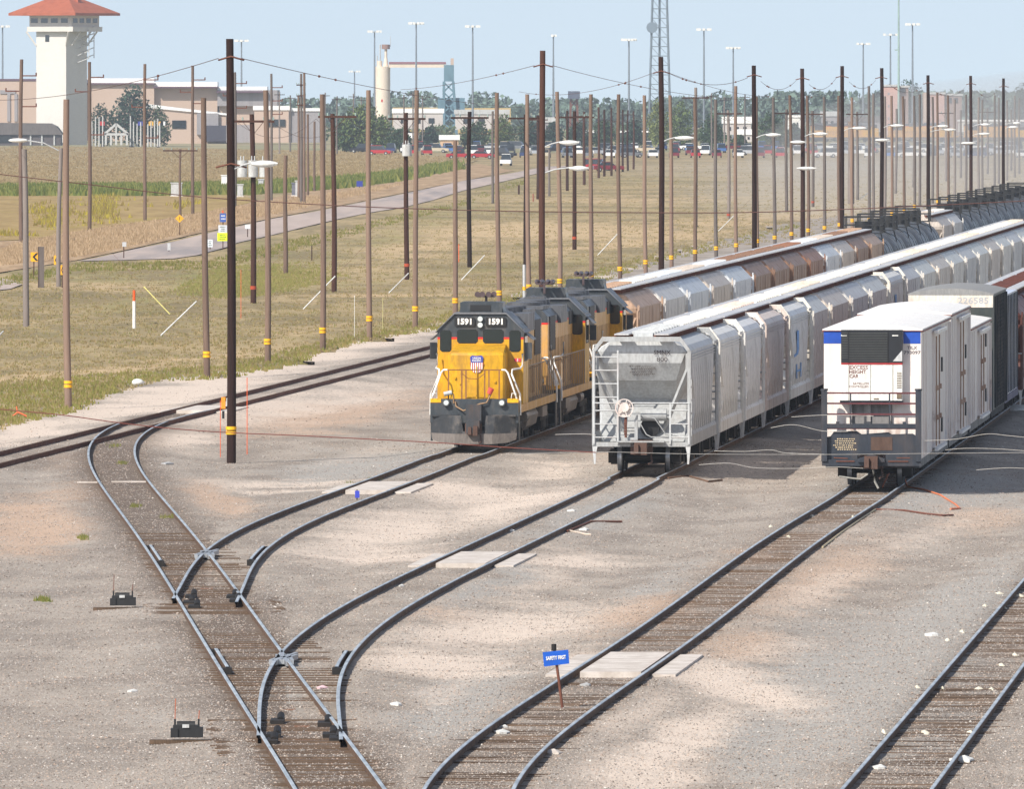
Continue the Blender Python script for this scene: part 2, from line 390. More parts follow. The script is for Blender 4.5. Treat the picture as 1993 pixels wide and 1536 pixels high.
DUST=[(860,1290,190,26,0,1),(980,1225,260,50,-8,.85),(1450,1335,190,42,12,.95),(1310,1450,190,60,-35,.95),(1180,1290,150,30,0,.9),(720,1085,210,26,0,1),(760,1035,200,45,-14,.9),(1120,1090,160,24,0,.8),
 (900,960,170,26,0,.95),(1000,985,180,30,-8,.9),(560,942,210,12,0,.8),(330,858,110,26,0,.9),(560,790,330,34,-11,.75),(900,1010,120,40,-20,.6),(1080,915,110,28,0,.7),(330,770,400,40,-14,.9),(700,660,420,36,-15,.95),(1130,520,400,26,-15,.9),(60,835,160,30,-10,.9),(1600,1150,140,40,-25,.55),(1500,1260,140,26,-10,.5),(1000,1420,120,40,-30,.45),(1640,1040,120,34,-20,.45),(1420,905,190,30,0,.55),(330,985,90,22,0,.35),(700,1180,60,20,-30,.5),(860,1350,120,30,-20,.5),(1220,1400,150,40,-30,.6),(1800,1040,160,34,-20,.5),(420,1390,60,40,0,.0),(1050,1130,150,30,-20,.5),(700,880,160,20,-12,.4),(1250,1500,160,60,0,.8)]
ORNG=[(60,1020,130,70,0,.9),(650,800,300,40,-9,.7),(1250,1200,160,45,-10,.8),(1600,1130,210,60,-25,.7),(420,975,90,40,20,.8),(150,960,110,30,0,.6),(1480,1080,130,34,-20,.6),(1430,1260,120,36,-10,.7),(1900,1000,130,40,0,.6),(1250,890,160,20,0,.5),(860,1200,120,34,0,.5),(160,900,140,30,0,.4)]
DRKB=[(560,1445,190,45,0,.9),(430,1165,160,28,0,.8),(640,1490,190,50,0,.6),(500,1290,90,110,-28,.55),(640,1250,80,60,0,.5),(800,1480,60,90,0,.35),(200,900,170,26,0,.5),(560,905,260,20,-14,.35),(60,900,120,30,0,.55)]
GREY=[(1700,1350,260,170,0,.9),(1500,1450,200,110,0,.6),(700,900,220,46,-10,.7),(1150,1010,200,40,-14,.6),(1250,1150,150,40,-30,.5),(520,1330,120,90,0,.5),(900,1370,170,80,-30,.7),(960,1140,170,36,-25,.5),(820,1190,60,60,0,.4),(1850,1200,200,80,-30,.8),(1800,960,260,50,0,.7),(300,1350,200,180,0,.25)]
ys=np.concatenate([np.linspace(1700,640,300),np.linspace(637,300,120)]); xs=np.linspace(-700,2700,330)
gx,gy=np.meshgrid(xs,ys); Dg=F*H/(gy-HY); X=(gx-CX)*Dg/F
# edge of the yard towards the grass, metres left of the main track
def edge_px(y): return np.interp(y,[300,430,500,560,639,657,679,707,733,770,830,900],[2500,1560,1290,1075,826,736,632,590,300,170,-40,-900])
wob=6*(vnoise(X,Dg,.5,11)-.5)*F/Dg*.25
keep=gx>edge_px(gy)-25+wob*2
Z=gh(X,Dg); n0,n1=gx.shape; id_=np.arange(n0*n1).reshape(n0,n1)
quads=np.stack([id_[:-1,:-1],id_[:-1,1:],id_[1:,1:],id_[1:,:-1]],-1).reshape(-1,4)
km=(keep[:-1,:-1]&keep[:-1,1:]&keep[1:,1:]&keep[1:,:-1]).reshape(-1)
wx=gx+60*(vnoise(X,Dg,.35,21)-.5)+25*(vnoise(X,Dg,1.1,22)-.5); wy=gy+26*(vnoise(X,Dg,.3,23)-.5)+12*(vnoise(X,Dg,1.3,24)-.5)
td,ti=tdist(X,Dg)
bed=np.clip(1.15-np.abs(td)/2.4,0,1)
AT=dict(dust=blob(wx,wy,DUST),orng=blob(wx,wy,ORNG),dark=np.maximum(blob(wx,wy,DRKB),bed*np.where(ti==1,.95,np.where(ti>=4,.55,.28))),grey=blob(wx,wy,GREY))
g=NT('yard gravel'); p1=g.coord((1,1,1),True)
nA=g.noise(g.coord((.5,.16,1),True),1,5,.6); nB=g.noise(g.coord((7,1.6,7),True),1,4,.7); nC=g.noise(g.coord((16,3.5,16),True),1,2,.7)
base=g.mix(g.rng(nA,.3,.7),lin(142,133,124),lin(174,164,153))
base=g.mix(g.rng(g.math('ADD',g.attr('grey'),g.math('MULTIPLY',g.math('SUBTRACT',nA,.5),.8)),.15,.6),base,lin(166,162,156))
base=g.mix(g.rng(g.math('ADD',g.attr('orng'),g.math('MULTIPLY',g.math('SUBTRACT',nB,.5),1.3)),.15,.8,0,.85),base,lin(196,168,145))
dst=g.rng(g.math('ADD',g.attr('dust'),g.math('MULTIPLY',g.math('SUBTRACT',nB,.5),1.1)),.10,.95)
base=g.mix(dst,base,lin(216,200,185))
base=g.mix(g.rng(g.math('ADD',g.attr('dark'),g.math('MULTIPLY',g.math('SUBTRACT',nB,.5),.9)),.2,.9,0,.8),base,lin(98,84,73))
sp=g.math('MULTIPLY',g.rng(nC,.30,.48,1,0),g.math('SUBTRACT',1.,g.math('MULTIPLY',dst,.75)))
base=g.mix(g.math('MULTIPLY',sp,.55),base,lin(118,107,99))
base=g.mix(g.rng(nC,.60,.74,0,.5),base,lin(205,196,186))
g.bump(g.math('ADD',nC,nB),.5,.05); GRAVEL=g.col(base,.95,0,.15)
used=np.unique(quads[km]); rm=np.full(n0*n1,-1); rm[used]=np.arange(len(used))
V=np.stack([X,Dg,Z],-1).reshape(-1,3)[used]
o=npmesh('yard_gravel',V,rm[quads[km]],GRAVEL,{k:v.reshape(-1)[used] for k,v in AT.items()},True); o['kind']='structure'
# loose stones over the gravel
g=NT('ballast stones'); gi=g.n('ShaderNodeNewGeometry').outputs['Random Per Island']
STONE=g.col(g.ramp(gi,[(0,lin(92,84,78)),(.22,lin(138,128,120)),(.5,lin(172,162,152)),(.72,lin(182,160,144)),(.86,lin(162,161,160)),(.97,lin(196,188,180)),(1,lin(224,218,210))]),.9,0,.2)
def stones(n,y0,y1,smin,smax,seed):
    r=np.random.default_rng(seed); u=r.random(n); py=y0*(y1/y0)**u; px=r.uniform(-60,2060,n); D=F*H/(py-HY); X=(px-CX)*D/F
    k=px>edge_px(py)-10
    gl=np.maximum(blob(px,py,DUST)-.3,0); k&=r.random(n)>gl*.75
    td,_=tdist(X,D); k&=(np.abs(td-.755)>.12); X,D,px,py=X[k],D[k],px[k],py[k]; n=len(X)
    s=r.uniform(smin,smax,n)**1.0; s*=np.where(r.random(n)<.08,1.6,1)
    oc=np.array([(1,0,0),(-1,0,0),(0,1,0),(0,-1,0),(0,0,1),(0,0,-.6)],float)
    vv=oc[None]*s[:,None,None]*r.uniform(.65,1.25,(n,6,1)); vv[:,:,2]*=.75
    a=r.uniform(0,2*PI,n); c,sn=np.cos(a)[:,None],np.sin(a)[:,None]; x=vv[:,:,0]*c-vv[:,:,1]*sn; y=vv[:,:,0]*sn+vv[:,:,1]*c
    vv=np.stack([x+X[:,None],y+D[:,None],vv[:,:,2]+gh(X,D)[:,None]+s[:,None]*.15],-1)
    f=np.array([(0,2,4),(2,1,4),(1,3,4),(3,0,4),(2,0,5),(1,2,5),(3,1,5),(0,3,5)])
    fc=(f[None]+6*np.arange(n)[:,None,None]).reshape(-1,3)
    o=npmesh('ballast_stones',vv.reshape(-1,3),fc,STONE); o['kind']='stuff'; return o
stones(300000,1570,860,.008,.021,31)
stones(26000,880,640,.014,.028,32)
# ================================================================ rolling stock (local: y=0 near end, +y away from the camera, z=0 ground)
def place(a,d,off=0): return Vector((a[0]+T*(d-a[1])+off,d,0))
wheel_me=MB().cyl((-.065,0,0),(.065,0,0),.43,n=20).cyl((.065,0,0),(.10,0,0),.46,n=20).cyl((-.09,0,0),(-.065,0,0),.2,n=10).mesh('wheel',[DARK])
_m=MB().cyl((-.065,0,0),(.068,0,0),.43,n=22,mi=0).cyl((.068,0,0),(.10,0,0),.47,n=22,mi=0).cyl((-.066,0,0),(.067,0,0),.437,n=22,mi=1,caps=False).cyl((-.1,0,0),(-.066,0,0),.2,n=10)
wheel_me=_m.mesh('wheel',[DARK,flat('worn wheel tread',lin(150,152,156),.35,.7)])
def truck_me(n=2,base=1.75,big=False):
    m=MB(); h=base*(n-1)/2
    for s in(-1,1):
        x=s*(1.02 if big else .98)
        m.bx(x-.08,x+.08,-h-.35,h+.35,.72,.88).bx(x-.09,x+.09,-.45,.45,.42,.74).beam((x,-h,.85),(x,-.4,.5),.15,.16).beam((x,h,.85),(x,.4,.5),.15,.16)
        for i in range(n): m.bx(x-.13,x+.13,-h+base*i-.17,-h+base*i+.17,.48,.84)
        for i in(-.2,0,.2): m.cyl((x+s*.02,i,.5),(x+s*.02,i,.74),.07,n=6)
    for i in range(n): m.cyl((-.95,-h+base*i,.66),(.95,-h+base*i,.66),.085,n=8)
    return m.bx(-1.0,1.0,-.2,.2,.55,.85).mesh('truck',[DARK])
TRUCK=truck_me(); TRUCKB=truck_me(2,2.4,True)
def add_truck(par,y,me=None,h=.875,wh=True):
    t=part('truck',me or TRUCK,par,(0,y,0))
    if wh:
        for s in(-1,1):
            for q in(-1,1):
                w=part('wheel',wheel_me,t,(s*.75,q*h,.66));  w.rotation_euler=(0,0,0 if s<0 else PI)
    return t
def coupler_me():
    m=MB().bx(-.11,.11,-.1,.9,.86,1.1).bx(-.2,.2,-.42,-.1,.78,1.16).bx(.02,.2,-.62,-.42,.78,1.14).bx(-.2,-.06,-.55,-.42,.82,1.1).bx(-.34,.34,.0,.25,.78,1.22)
    return m.tube([(.3,-.05,.8),(.34,-.2,.55),(.25,-.4,.5)],.03).mesh('coupler',[paint('rusty coupler',lin(92,68,58),.8,lin(50,42,40),.6)])
COUP=coupler_me()
def ladder(m,x,y,z0,z1,w=.42,n=6,along='x',r=.022):
    d=Vector((w/2,0,0)) if along=='x' else Vector((0,w/2,0)); c=Vector((x,y,0))
    for s in(-1,1): m.beam(c+d*s+Vector((0,0,z0)),c+d*s+Vector((0,0,z1)),.05,.05)
    for i in range(n):
        z=z0+(z1-z0)*(i+.5)/n; m.tube([c-d+Vector((0,0,z)),c+d+Vector((0,0,z))],r,4)
TINY=flat('small stencil lettering',lin(120,112,108),.8)
def scribble(par,x0,x1,z,rows,y,mat,h=.03,gap=.062,seed=1):
    """rows of stencil lines too small to read: short strokes, no characters"""
    r=random.Random(seed); m=MB()
    for i in range(rows):
        a=x0+r.uniform(0,.25)*(x1-x0); b=x1-r.uniform(0,.25)*(x1-x0); x=a
        while x<b:
            w=r.uniform(.02,.05); m.bx(x,x+w,y-.004,y,z-i*gap-h/2*r.uniform(.5,1),z-i*gap+h/2); x+=w+r.uniform(.012,.03)
    return m.build('stencil_lines',mat,par)
# ---------------------------------------------------------------- covered hopper
LH=14.6
def hopper(kind,c,dirt,hero=False,amt=.4):
    key=kind+str(c); L=LH
    body=paint('hopper '+key,c,.55,dirt,amt,(1.2,.9,.22)); top=paint('hopper roof '+key,tuple(min(.85,x*1.05+.03) for x in c),.5,dirt,amt*.6)
    fr=paint('hopper frame '+key,tuple(min(.8,x*.80) for x in c),.55,dirt,amt*.7)
    t=thing('covered_hopper','','covered hopper')
    # shell: levels (z, half width, distance of the end sheet from the car end)
    if kind=='curved': lv=[(1.15,1.36,1.15),(1.5,1.43,1.7),(2.0,1.475,1.95),(2.45,1.49,1.75),(3.0,1.475,1.0),(3.05,1.47,.85),(3.6,1.43,.42),(3.95,1.40,.36)]
    else: lv=[(1.15,1.44,1.2),(2.0,1.45,1.7),(2.45,1.45,1.6),(3.05,1.45,.9),(3.6,1.45,.42),(3.78,1.45,.38)]
    zt=lv[-1][0]; wt=lv[-1][1]; e=lv[-1][2]
    if kind=='curved': cap=[(zt+.16,wt-.12,e),(zt+.30,wt-.36,e),(zt+.38,wt-.75,e),(zt+.43,.1,e)]
    else: cap=[(zt+.50,.98,e),(zt+.58,.5,e),(zt+.62,.1,e)]
    m=MB(); allv=lv+cap
    CUT=[(1.15,.1),(1.6,.5),(2.1,.9),(2.6,1.15),(3.05,1.0),(3.6,.55),(3.95,.06),(9,.02)]
    def cut(z): return float(np.interp(z,[q[0] for q in CUT],[q[1] for q in CUT])) if kind=='curved' else .05
    def IN(z): return float(np.interp(z,[1.15,1.7,2.6,3.05,3.6,3.95],[.1,.4,.55,.45,.22,.05])) if kind=='curved' else .06
    rings=[[(-w+IN(z),a,z),(w-IN(z),a,z),(w,a+cut(z),z),(w,L-a-cut(z),z),(w-IN(z),L-a,z),(-w+IN(z),L-a,z),(-w,L-a-cut(z),z),(-w,a+cut(z),z)] for z,w,a in allv]
    for k in range(len(rings)-1):
        m.loft([rings[k],rings[k+1]],0 if k<len(lv)-1 else 1,False,False)
    m.add(rings[0],[tuple(range(7,-1,-1))]); m.add(rings[-1],[tuple(range(8))],1)
    if kind=='curved':
        for i in range(9):       # pressed flutes along the side
            y=3.1+i*(L-6.2)/8
            for s in(-1,1): m.tube([(s*1.455,y,1.45),(s*1.48,y,2.0),(s*1.49,y,2.45),(s*1.475,y,3.05),(s*1.43,y,3.6)],.012,4)
        for zz in(3.66,3.74,3.83):
            for s in(-1,1): m.bx(s*1.42-.03,s*1.42+.03,.4,L-.4,zz-.015,zz+.015)
    else:
        for i in range(7):
            y=1.3+i*(L-2.6)/6
            for s in(-1,1): m.bx(s*1.45-.01,s*1.45+.012,y-.03,y+.03,1.25,3.74)
    m.build('body',[body,top],t)
    # ends
    m=MB(); W=1.475
    for y,q in((0,1),(L,-1)):
        yy=y+q*.03
        for s in(-1,1):
            m.beam((s*W,yy,1.05),(s*W,yy,3.98 if kind=='curved' else 3.7),.11 if kind=='curved' else .06,.11 if kind=='curved' else .06)
            if kind=='curved': m.beam((s*W,yy,3.98),(s*1.16,yy,4.4),.11,.11)
            m.beam((s*1.43,yy+q*.3,3.42),(s*.52,yy+q*.9,1.25),.17,.08)
            if kind=='curved': m.beam((s*1.43,yy+q*.3,3.9),(s*1.43,yy+q*.3,3.42),.17,.08).beam((s*W,yy,4.0),(s*1.42,yy+q*.9,3.98),.06,.1)
        if kind=='curved': m.bx(-1.2,1.2,min(yy-.05,yy+.05),max(yy-.05,yy+.05),4.27,4.42)
        m.bx(-1.5,1.5,min(y,y+q*.16),max(y,y+q*.16),1.02,1.16)
        m.bx(-.5,.5,min(y+q*.0,y+q*1.5),max(y+q*.0,y+q*1.5),1.16,1.2)
    for s in(-1,1): m.prism([(s*1.34,1.02),(s*1.5,1.02),(s*1.5,1.36),(s*1.42,1.48),(s*1.34,1.36)],.2,L-.2)
    m.build('end_frame',fr,t)
    if hero: MB().add([(-1.3,.58,1.16),(1.3,.58,1.16),(1.3,1.78,2.44),(-1.3,1.78,2.44)],[(0,1,2,3)]).build('slope_sheet',fr,t)
    # roof
    m=MB(); zr=allv[-1][0]
    for s in(-1,1):
        m.bx(s*.62-.22,s*.62+.22,-.05,L+.05,zr+.09,zr+.13,1)
        for i in range(int(L/.75)): m.bx(s*.62-.26,s*.62+.26,.3+i*.75,.36+i*.75,zr-.05,zr+.09,0)
    m.build('running_board',[DRUST,paint('galvanised walkway',lin(205,205,205),.4,lin(120,100,92),.4,metal=.2)],t)
    m=MB()
    m.bx(-.30,.30,.8,L-.8,zr-.03,zr+.14)
    for i in range(10):
        y=1.2+i*(L-2.4)/9; m.bx(-.36,.36,y-.05,y+.05,zr+.10,zr+.20)
    m.build('hatch_cover',top,t)
    # ladders, grab irons
    lm=paint('ladder '+key,tuple(min(.8,x*1.05+.02) for x in c),.5,lin(150,110,90),.3)
    for y,q in((0,-1),(L,1)):
        m=MB(); ladder(m,-q*-1.1,y+q*.04,1.1,4.0,.74,7); m.build('ladder',lm,t); m=MB(); ladder(m,q*-1.18,y+q*.04,1.1,2.35,.58,3); m.build('ladder',lm,t)
        MB().tube([(-1.5,y+q*.05,2.37),(1.5,y+q*.05,2.37)],.024,4).build('grab_rail',lm,t)
        for s in(-1,1):
            m=MB(); ladder(m,s*1.5,y-q*.3,1.05,3.9,.42,7,'y'); m.build('ladder',lm,t)
            MB().prism([(s*1.36,1.04),(s*1.52,1.04),(s*1.5,.8),(s*1.47,.48),(s*1.42,.48),(s*1.41,.8)],min(y,y-q*.06),max(y,y-q*.06)).build('step',lm,t)
    # hopper bays, sill, brake gear
    m=MB()
    for k in range(3):
        y=3.3+k*(L-6.6)/2
        m.loft([[(-1.2,y-1.5,1.2),(1.2,y-1.5,1.2),(1.2,y+1.5,1.2),(-1.2,y+1.5,1.2)],[(-.7,y-.4,.5),(.7,y-.4,.5),(.7,y+.4,.5),(-.7,y+.4,.5)]]); m.bx(-.8,.8,y-.5,y+.5,.42,.52)
    m.bx(-.3,.3,.3,L-.3,.85,1.25); m.build('hopper_bay',DARK,t)
    c_=part('coupler',COUP,t,(0,0,0)); c2=part('coupler',COUP,t,(0,L,0)); c2.rotation_euler=(0,0,PI)
    add_truck(t,2.3); add_truck(t,L-2.3)
    m=MB()
    for k in range(28):
        a=2*PI*k/28; b=2*PI*(k+1)/28; m.beam((-.52+.27*math.cos(a),-.18,2.22+.27*math.sin(a)),(-.52+.27*math.cos(b),-.18,2.22+.27*math.sin(b)),.035)
    for k in range(5):
        a=2*PI*k/5; m.beam((-.52,-.18,2.22),(-.52+.26*math.cos(a),-.18,2.22+.26*math.sin(a)),.03)
    m.cyl((-.52,-.2,2.24),(-.52,-.1,2.24),.15,n=14); m.bx(-.72,-.34,-.1,.1,1.95,2.4)
    m.build('brake_wheel',paint('brake wheel paint',lin(214,206,200),.5,lin(150,80,60),.4),t)
    m=MB(); m.bx(-.80,-.66,.02,.2,1.2,2.0).bx(-.22,-.12,.02,.2,1.2,2.0).bx(-.8,-.12,.05,.15,1.18,1.3); m.cyl((-.05,.5,2.0),(.75,.5,2.0),.2,n=14).bx(.75,.9,.35,.6,1.9,2.1)
    m.tube([(-.05,.05,1.75),(.15,.0,1.4),(.3,.0,1.32),(.95,.0,1.32),(.97,.0,1.15)],.018,4).tube([(.1,.02,1.95),(.4,.02,1.9),(.62,.02,1.6),(.75,.02,1.4),(1.1,.02,1.36)],.018,4)
    m.bx(-.75,.72,-.3,.06,1.16,1.20); m.build('brake_gear',fr,t)
    MB().cyl((.22,.98,1.62),(.22,.62,1.60),.30,n=20).build('centre_pocket',BLACK,t)
    m=MB().tube([(-.46,-.12,2.0),(-.46,-.08,1.3)],.02,4)
    for q in range(8): m.box((-.5+.012*random.uniform(-1,1),-.1,1.9-q*.08),(.05,.04,.07))
    m.build('brake_chain',DRUST,t)
    return t
H_C=hopper('curved',lin(182,185,186),lin(132,122,112),True)
H_C['label']='pale grey curved-side covered hopper lettered SMNX 800, nearest car of the middle train'
INK=flat('dark stencil ink',lin(60,52,56),.8)
text('SMNX',.20,INK,H_C,(.62,.325,3.92),w=.52); text('800',.20,INK,H_C,(.62,.325,3.71),w=.33)
scribble(H_C,-.42,.42,3.5,7,.40,TINY)
for o in H_C.children:
    if o.name.startswith('stencil'): o.data.transform(Matrix.Translation((0,-.40,-3.42))); o.rotation_euler=(.664,0,0); o.location=(0,.525,3.44)
H_F=hopper('flat',lin(208,206,202),lin(128,118,108))
def variant(base,c,dirt,amt=.4):     # same car, other paint: a copy whose parts get their own materials
    r=dup(base); key=str(c)
    for ch in kids(r):
        n=ch.name.split('.')[0]
        if n in('body','end_frame','hatch_cover','ladder'):
            ch.data=ch.data.copy()
            for i in range(len(ch.data.materials)): ch.data.materials[i]=paint('%s %s %d'%(n,key,i),tuple(min(.8,x*(1.12 if i else 1)) for x in c),.55,dirt,amt,(1.2,.9,.22))
        if n in('lettering','stencil_lines','slope_sheet'): bpy.data.objects.remove(ch)
    return r
def set_car(t,a,d0,d1,L,lab=None,group=None,cat=None):
    t.location=place(a,d0+.35); t.rotation_euler=(0,0,-TH); t.scale=(1,(d1-d0-.9)/L,1)
    if lab:t['label']=lab
    if group:t['group']=group
    if cat:t['category']=cat
ORD=['nearest','second','third','fourth','fifth','sixth','seventh','eighth','ninth','tenth','eleventh','twelfth','thirteenth','fourteenth','fifteenth','sixteenth','seventeenth','eighteenth','nineteenth','twentieth','twenty-first','twenty-second','twenty-third','twenty-fourth']
B3=[380.6,396.0,410.2,423,438.2,454.5,468,484.3,500.7,517.3,533.5,550.3,566.8,583.5,600,616,632.5,649,665,682,699,716]
set_car(H_C,A3,B3[0],B3[1],LH,group='hopper cars of the middle train')
V_C2=variant(H_C,lin(226,224,217),lin(150,136,120)); V_C3=variant(H_C,lin(232,230,226),lin(150,140,130)); V_C4=variant(H_C,lin(222,206,196),lin(150,118,100)); V_C5=variant(H_C,lin(234,227,216),lin(160,140,120)); V_F2=variant(H_F,lin(228,223,213),lin(140,128,116)); V_F3=variant(H_F,lin(216,205,192),lin(140,120,104))
def pm_mark(par,lets,z):   # blue marks on the flank of two cars
    for ch,dy,dz,w,h in lets: text(ch,h,flat('faded blue marking',lin(120,165,215),.7),par,(1.50,dy,dz),(PI/2,0,PI/2),name='lettering',w=w)
seq3=[None,V_C2,V_C3,V_C4,V_C5,V_F2,V_F3,H_F,V_F2,V_C5,H_F,V_F2,V_F3,V_F2,H_F,V_F2,V_F3,V_F2,H_F,V_F2,V_F3]
adj3=['','cream grey','off-white','pinkish grey','ivory','pale grey','dusty grey','mid grey','pale grey','ivory','mid grey','pale grey','dusty grey','pale grey','mid grey','pale grey','dusty grey','pale grey','mid grey','pale grey','dusty grey']
used=set()
for i in range(1,21):
    b=seq3[i]; t=b if b.name not in used else dup(b); used.add(b.name)
    set_car(t,A3,B3[i],B3[i+1],LH,'%s covered hopper, %s car of the middle train counted from the camera'%(adj3[i],ORD[i]),'hopper cars of the middle train')
    if i==4: pm_mark(t,[('J',5.6,3.0,3.2,1.0),('H',6.2,1.9,3.2,.75)],0)
# loco train hoppers
B2=[466.5+15.75*i for i in range(0,15)]
cols2=[('tan brown',lin(182,152,128)),('pale grey',lin(212,209,204)),('blue grey',lin(204,210,216)),('taupe grey',lin(198,187,176)),('light grey',lin(214,218,222)),('brown',lin(140,108,88)),('brown',lin(140,108,88)),('brown',lin(140,108,88)),('rusty brown',lin(150,106,82)),('light grey',lin(214,218,222)),('taupe grey',lin(198,187,176)),('brown',lin(140,108,88)),('tan brown',lin(168,140,118))]
vc={}
for i,(nm,c) in enumerate(cols2):
    if nm not in vc: vc[nm]=t=variant(H_F,c,tuple(x*.45 for x in c),.45)
    else: t=dup(vc[nm])
    set_car(t,A2,B2[i],B2[i+1],LH,'%s covered hopper, %s freight car behind the yellow locomotives'%(nm,['first']+ORD[1:] and (['first']+ORD[1:])[i]),'hopper cars behind the locomotives')
# ---------------------------------------------------------------- tank cars
def tank():
    t=thing('tank_car','','tank car'); L=LH; m=MB()
    bk=paint('black tank paint',lin(74,78,84),.42,lin(120,112,104),.3,(1,.6,.4))
    rings=[]
    for y,r in((.7,.35),(.8,.9),(1.05,1.3),(1.4,1.46),(L-1.4,1.46),(L-1.05,1.3),(L-.8,.9),(L-.7,.35)): rings.append([(r*math.cos(2*PI*k/24),y,2.7+r*math.sin(2*PI*k/24)) for k in range(24)])
    m.loft(rings,0,True)
    for y in(3,5.4,L-5.4,L-3): m.cyl((0,y-.06,2.7),(0,y+.06,2.7),1.49,n=24,caps=True)
    m.build('tank',bk,t)
    m=MB(); y=L/2; m.bx(-1.0,1.0,y-1.6,y+1.6,4.17,4.21)
    for s in(-1,1):
        for q in(-1.6,0,1.6): m.beam((s*1.0,y+q,4.2),(s*1.0,y+q,5.1),.06)
        m.beam((s*1.0,y-1.6,5.1),(s*1.0,y+1.6,5.1),.06).beam((s*1.0,y-1.6,4.65),(s*1.0,y+1.6,4.65),.05).beam((s*1.0,y-.8,4.2),(s*1.48,y-.8,2.4),.06)
    for q in(-1.6,1.6): m.beam((-1,y+q,5.1),(1,y+q,5.1),.06).beam((-1,y+q,4.65),(1,y+q,4.65),.05)
    m.build('railing',BLACK,t)
    MB().cyl((0,y,4.1),(0,y,4.85),.5,n=14).cyl((0,y-.9,4.1),(0,y-.9,4.5),.2).cyl((0,y+.9,4.1),(0,y+.9,4.5),.2).build('dome',BLACK,t)
    m=MB().bx(-.3,.3,.1,L-.1,.9,1.25).bx(-1.4,1.4,.05,.5,1.0,1.2).bx(-1.4,1.4,L-.5,L-.05,1.0,1.2).bx(-.9,.9,2.0,2.6,1.2,1.7).bx(-.9,.9,L-2.6,L-2,1.2,1.7); m.build('underframe',DARK,t)
    add_truck(t,2.3); add_truck(t,L-2.3); part('coupler',COUP,t)
    return t
TK=tank(); d=B2[13]; first=True
k=0
for i in range(17):
    if i in(5,6):
        t=dup(vc['taupe grey' if i==5 else 'pale grey']); set_car(t,A2,d,d+15.75,LH,'%s covered hopper between the two groups of black tank cars'%('taupe grey' if i==5 else 'pale grey'),'hopper cars behind the locomotives')
    else:
        t=TK if first else dup(TK); first=False
        set_car(t,A2,d,d+15.75,LH,'black tank car with top railing, %s of the tank cars from the camera'%(ORD[k]),'black tank cars'); k+=1
    d+=15.75
t=dup(vc['light grey']); set_car(t,A2,d,d+15.75,LH,'white-roofed covered hopper beyond the last black tank car','hopper cars behind the locomotives')
# ---------------------------------------------------------------- locomotive
YEL=paint('locomotive yellow',lin(212,160,14),.42,lin(132,92,44),.55,(1.1,1.1,.3)); YELD=paint('dusty locomotive yellow',lin(208,156,64),.45,lin(200,160,125),.6,(.8,.8,.3))
GRY=paint('locomotive grey',lin(58,64,69),.42,lin(112,106,100),.4,(1.5,1.5,.7)); REDP=flat('red stripe',lin(222,40,28),.5)
WH=flat('white handrail paint',lin(244,242,236),.45); YT=flat('yellow step paint',lin(238,172,10),.5); PLOW=paint('dusty plow',lin(44,47,51),.55,lin(140,130,122),.6,(1.2,1.2,.8))
LL=18.6
def strip(m,prof,zs,y0,y1,mis):     # closed symmetric hull sliced by height so that each band has its own paint
    pass
def hull(m,prof,y0,y1,cuts):
    """prof: right half outline bottom->top [(x,z)...]; cuts: [(zmax,material)]"""
    z0=prof[0][1]; segs=[]
    def xat(z):
        for (xa,za),(xb,zb) in zip(prof,prof[1:]):
            if za<=z<=zb and zb>za: return xa+(xb-xa)*(z-za)/(zb-za)
        return prof[-1][0]
    zs=[p[1] for p in prof]
    for zm,mi in cuts:
        q=[z0]+[z for z in zs if z0<z<zm]+[min(zm,zs[-1])]
        pts=[(xat(z),z) for z in q]; poly=pts+[(-x,z) for x,z in reversed(pts)]
        m.prism(poly,y0,y1,mi); z0=zm
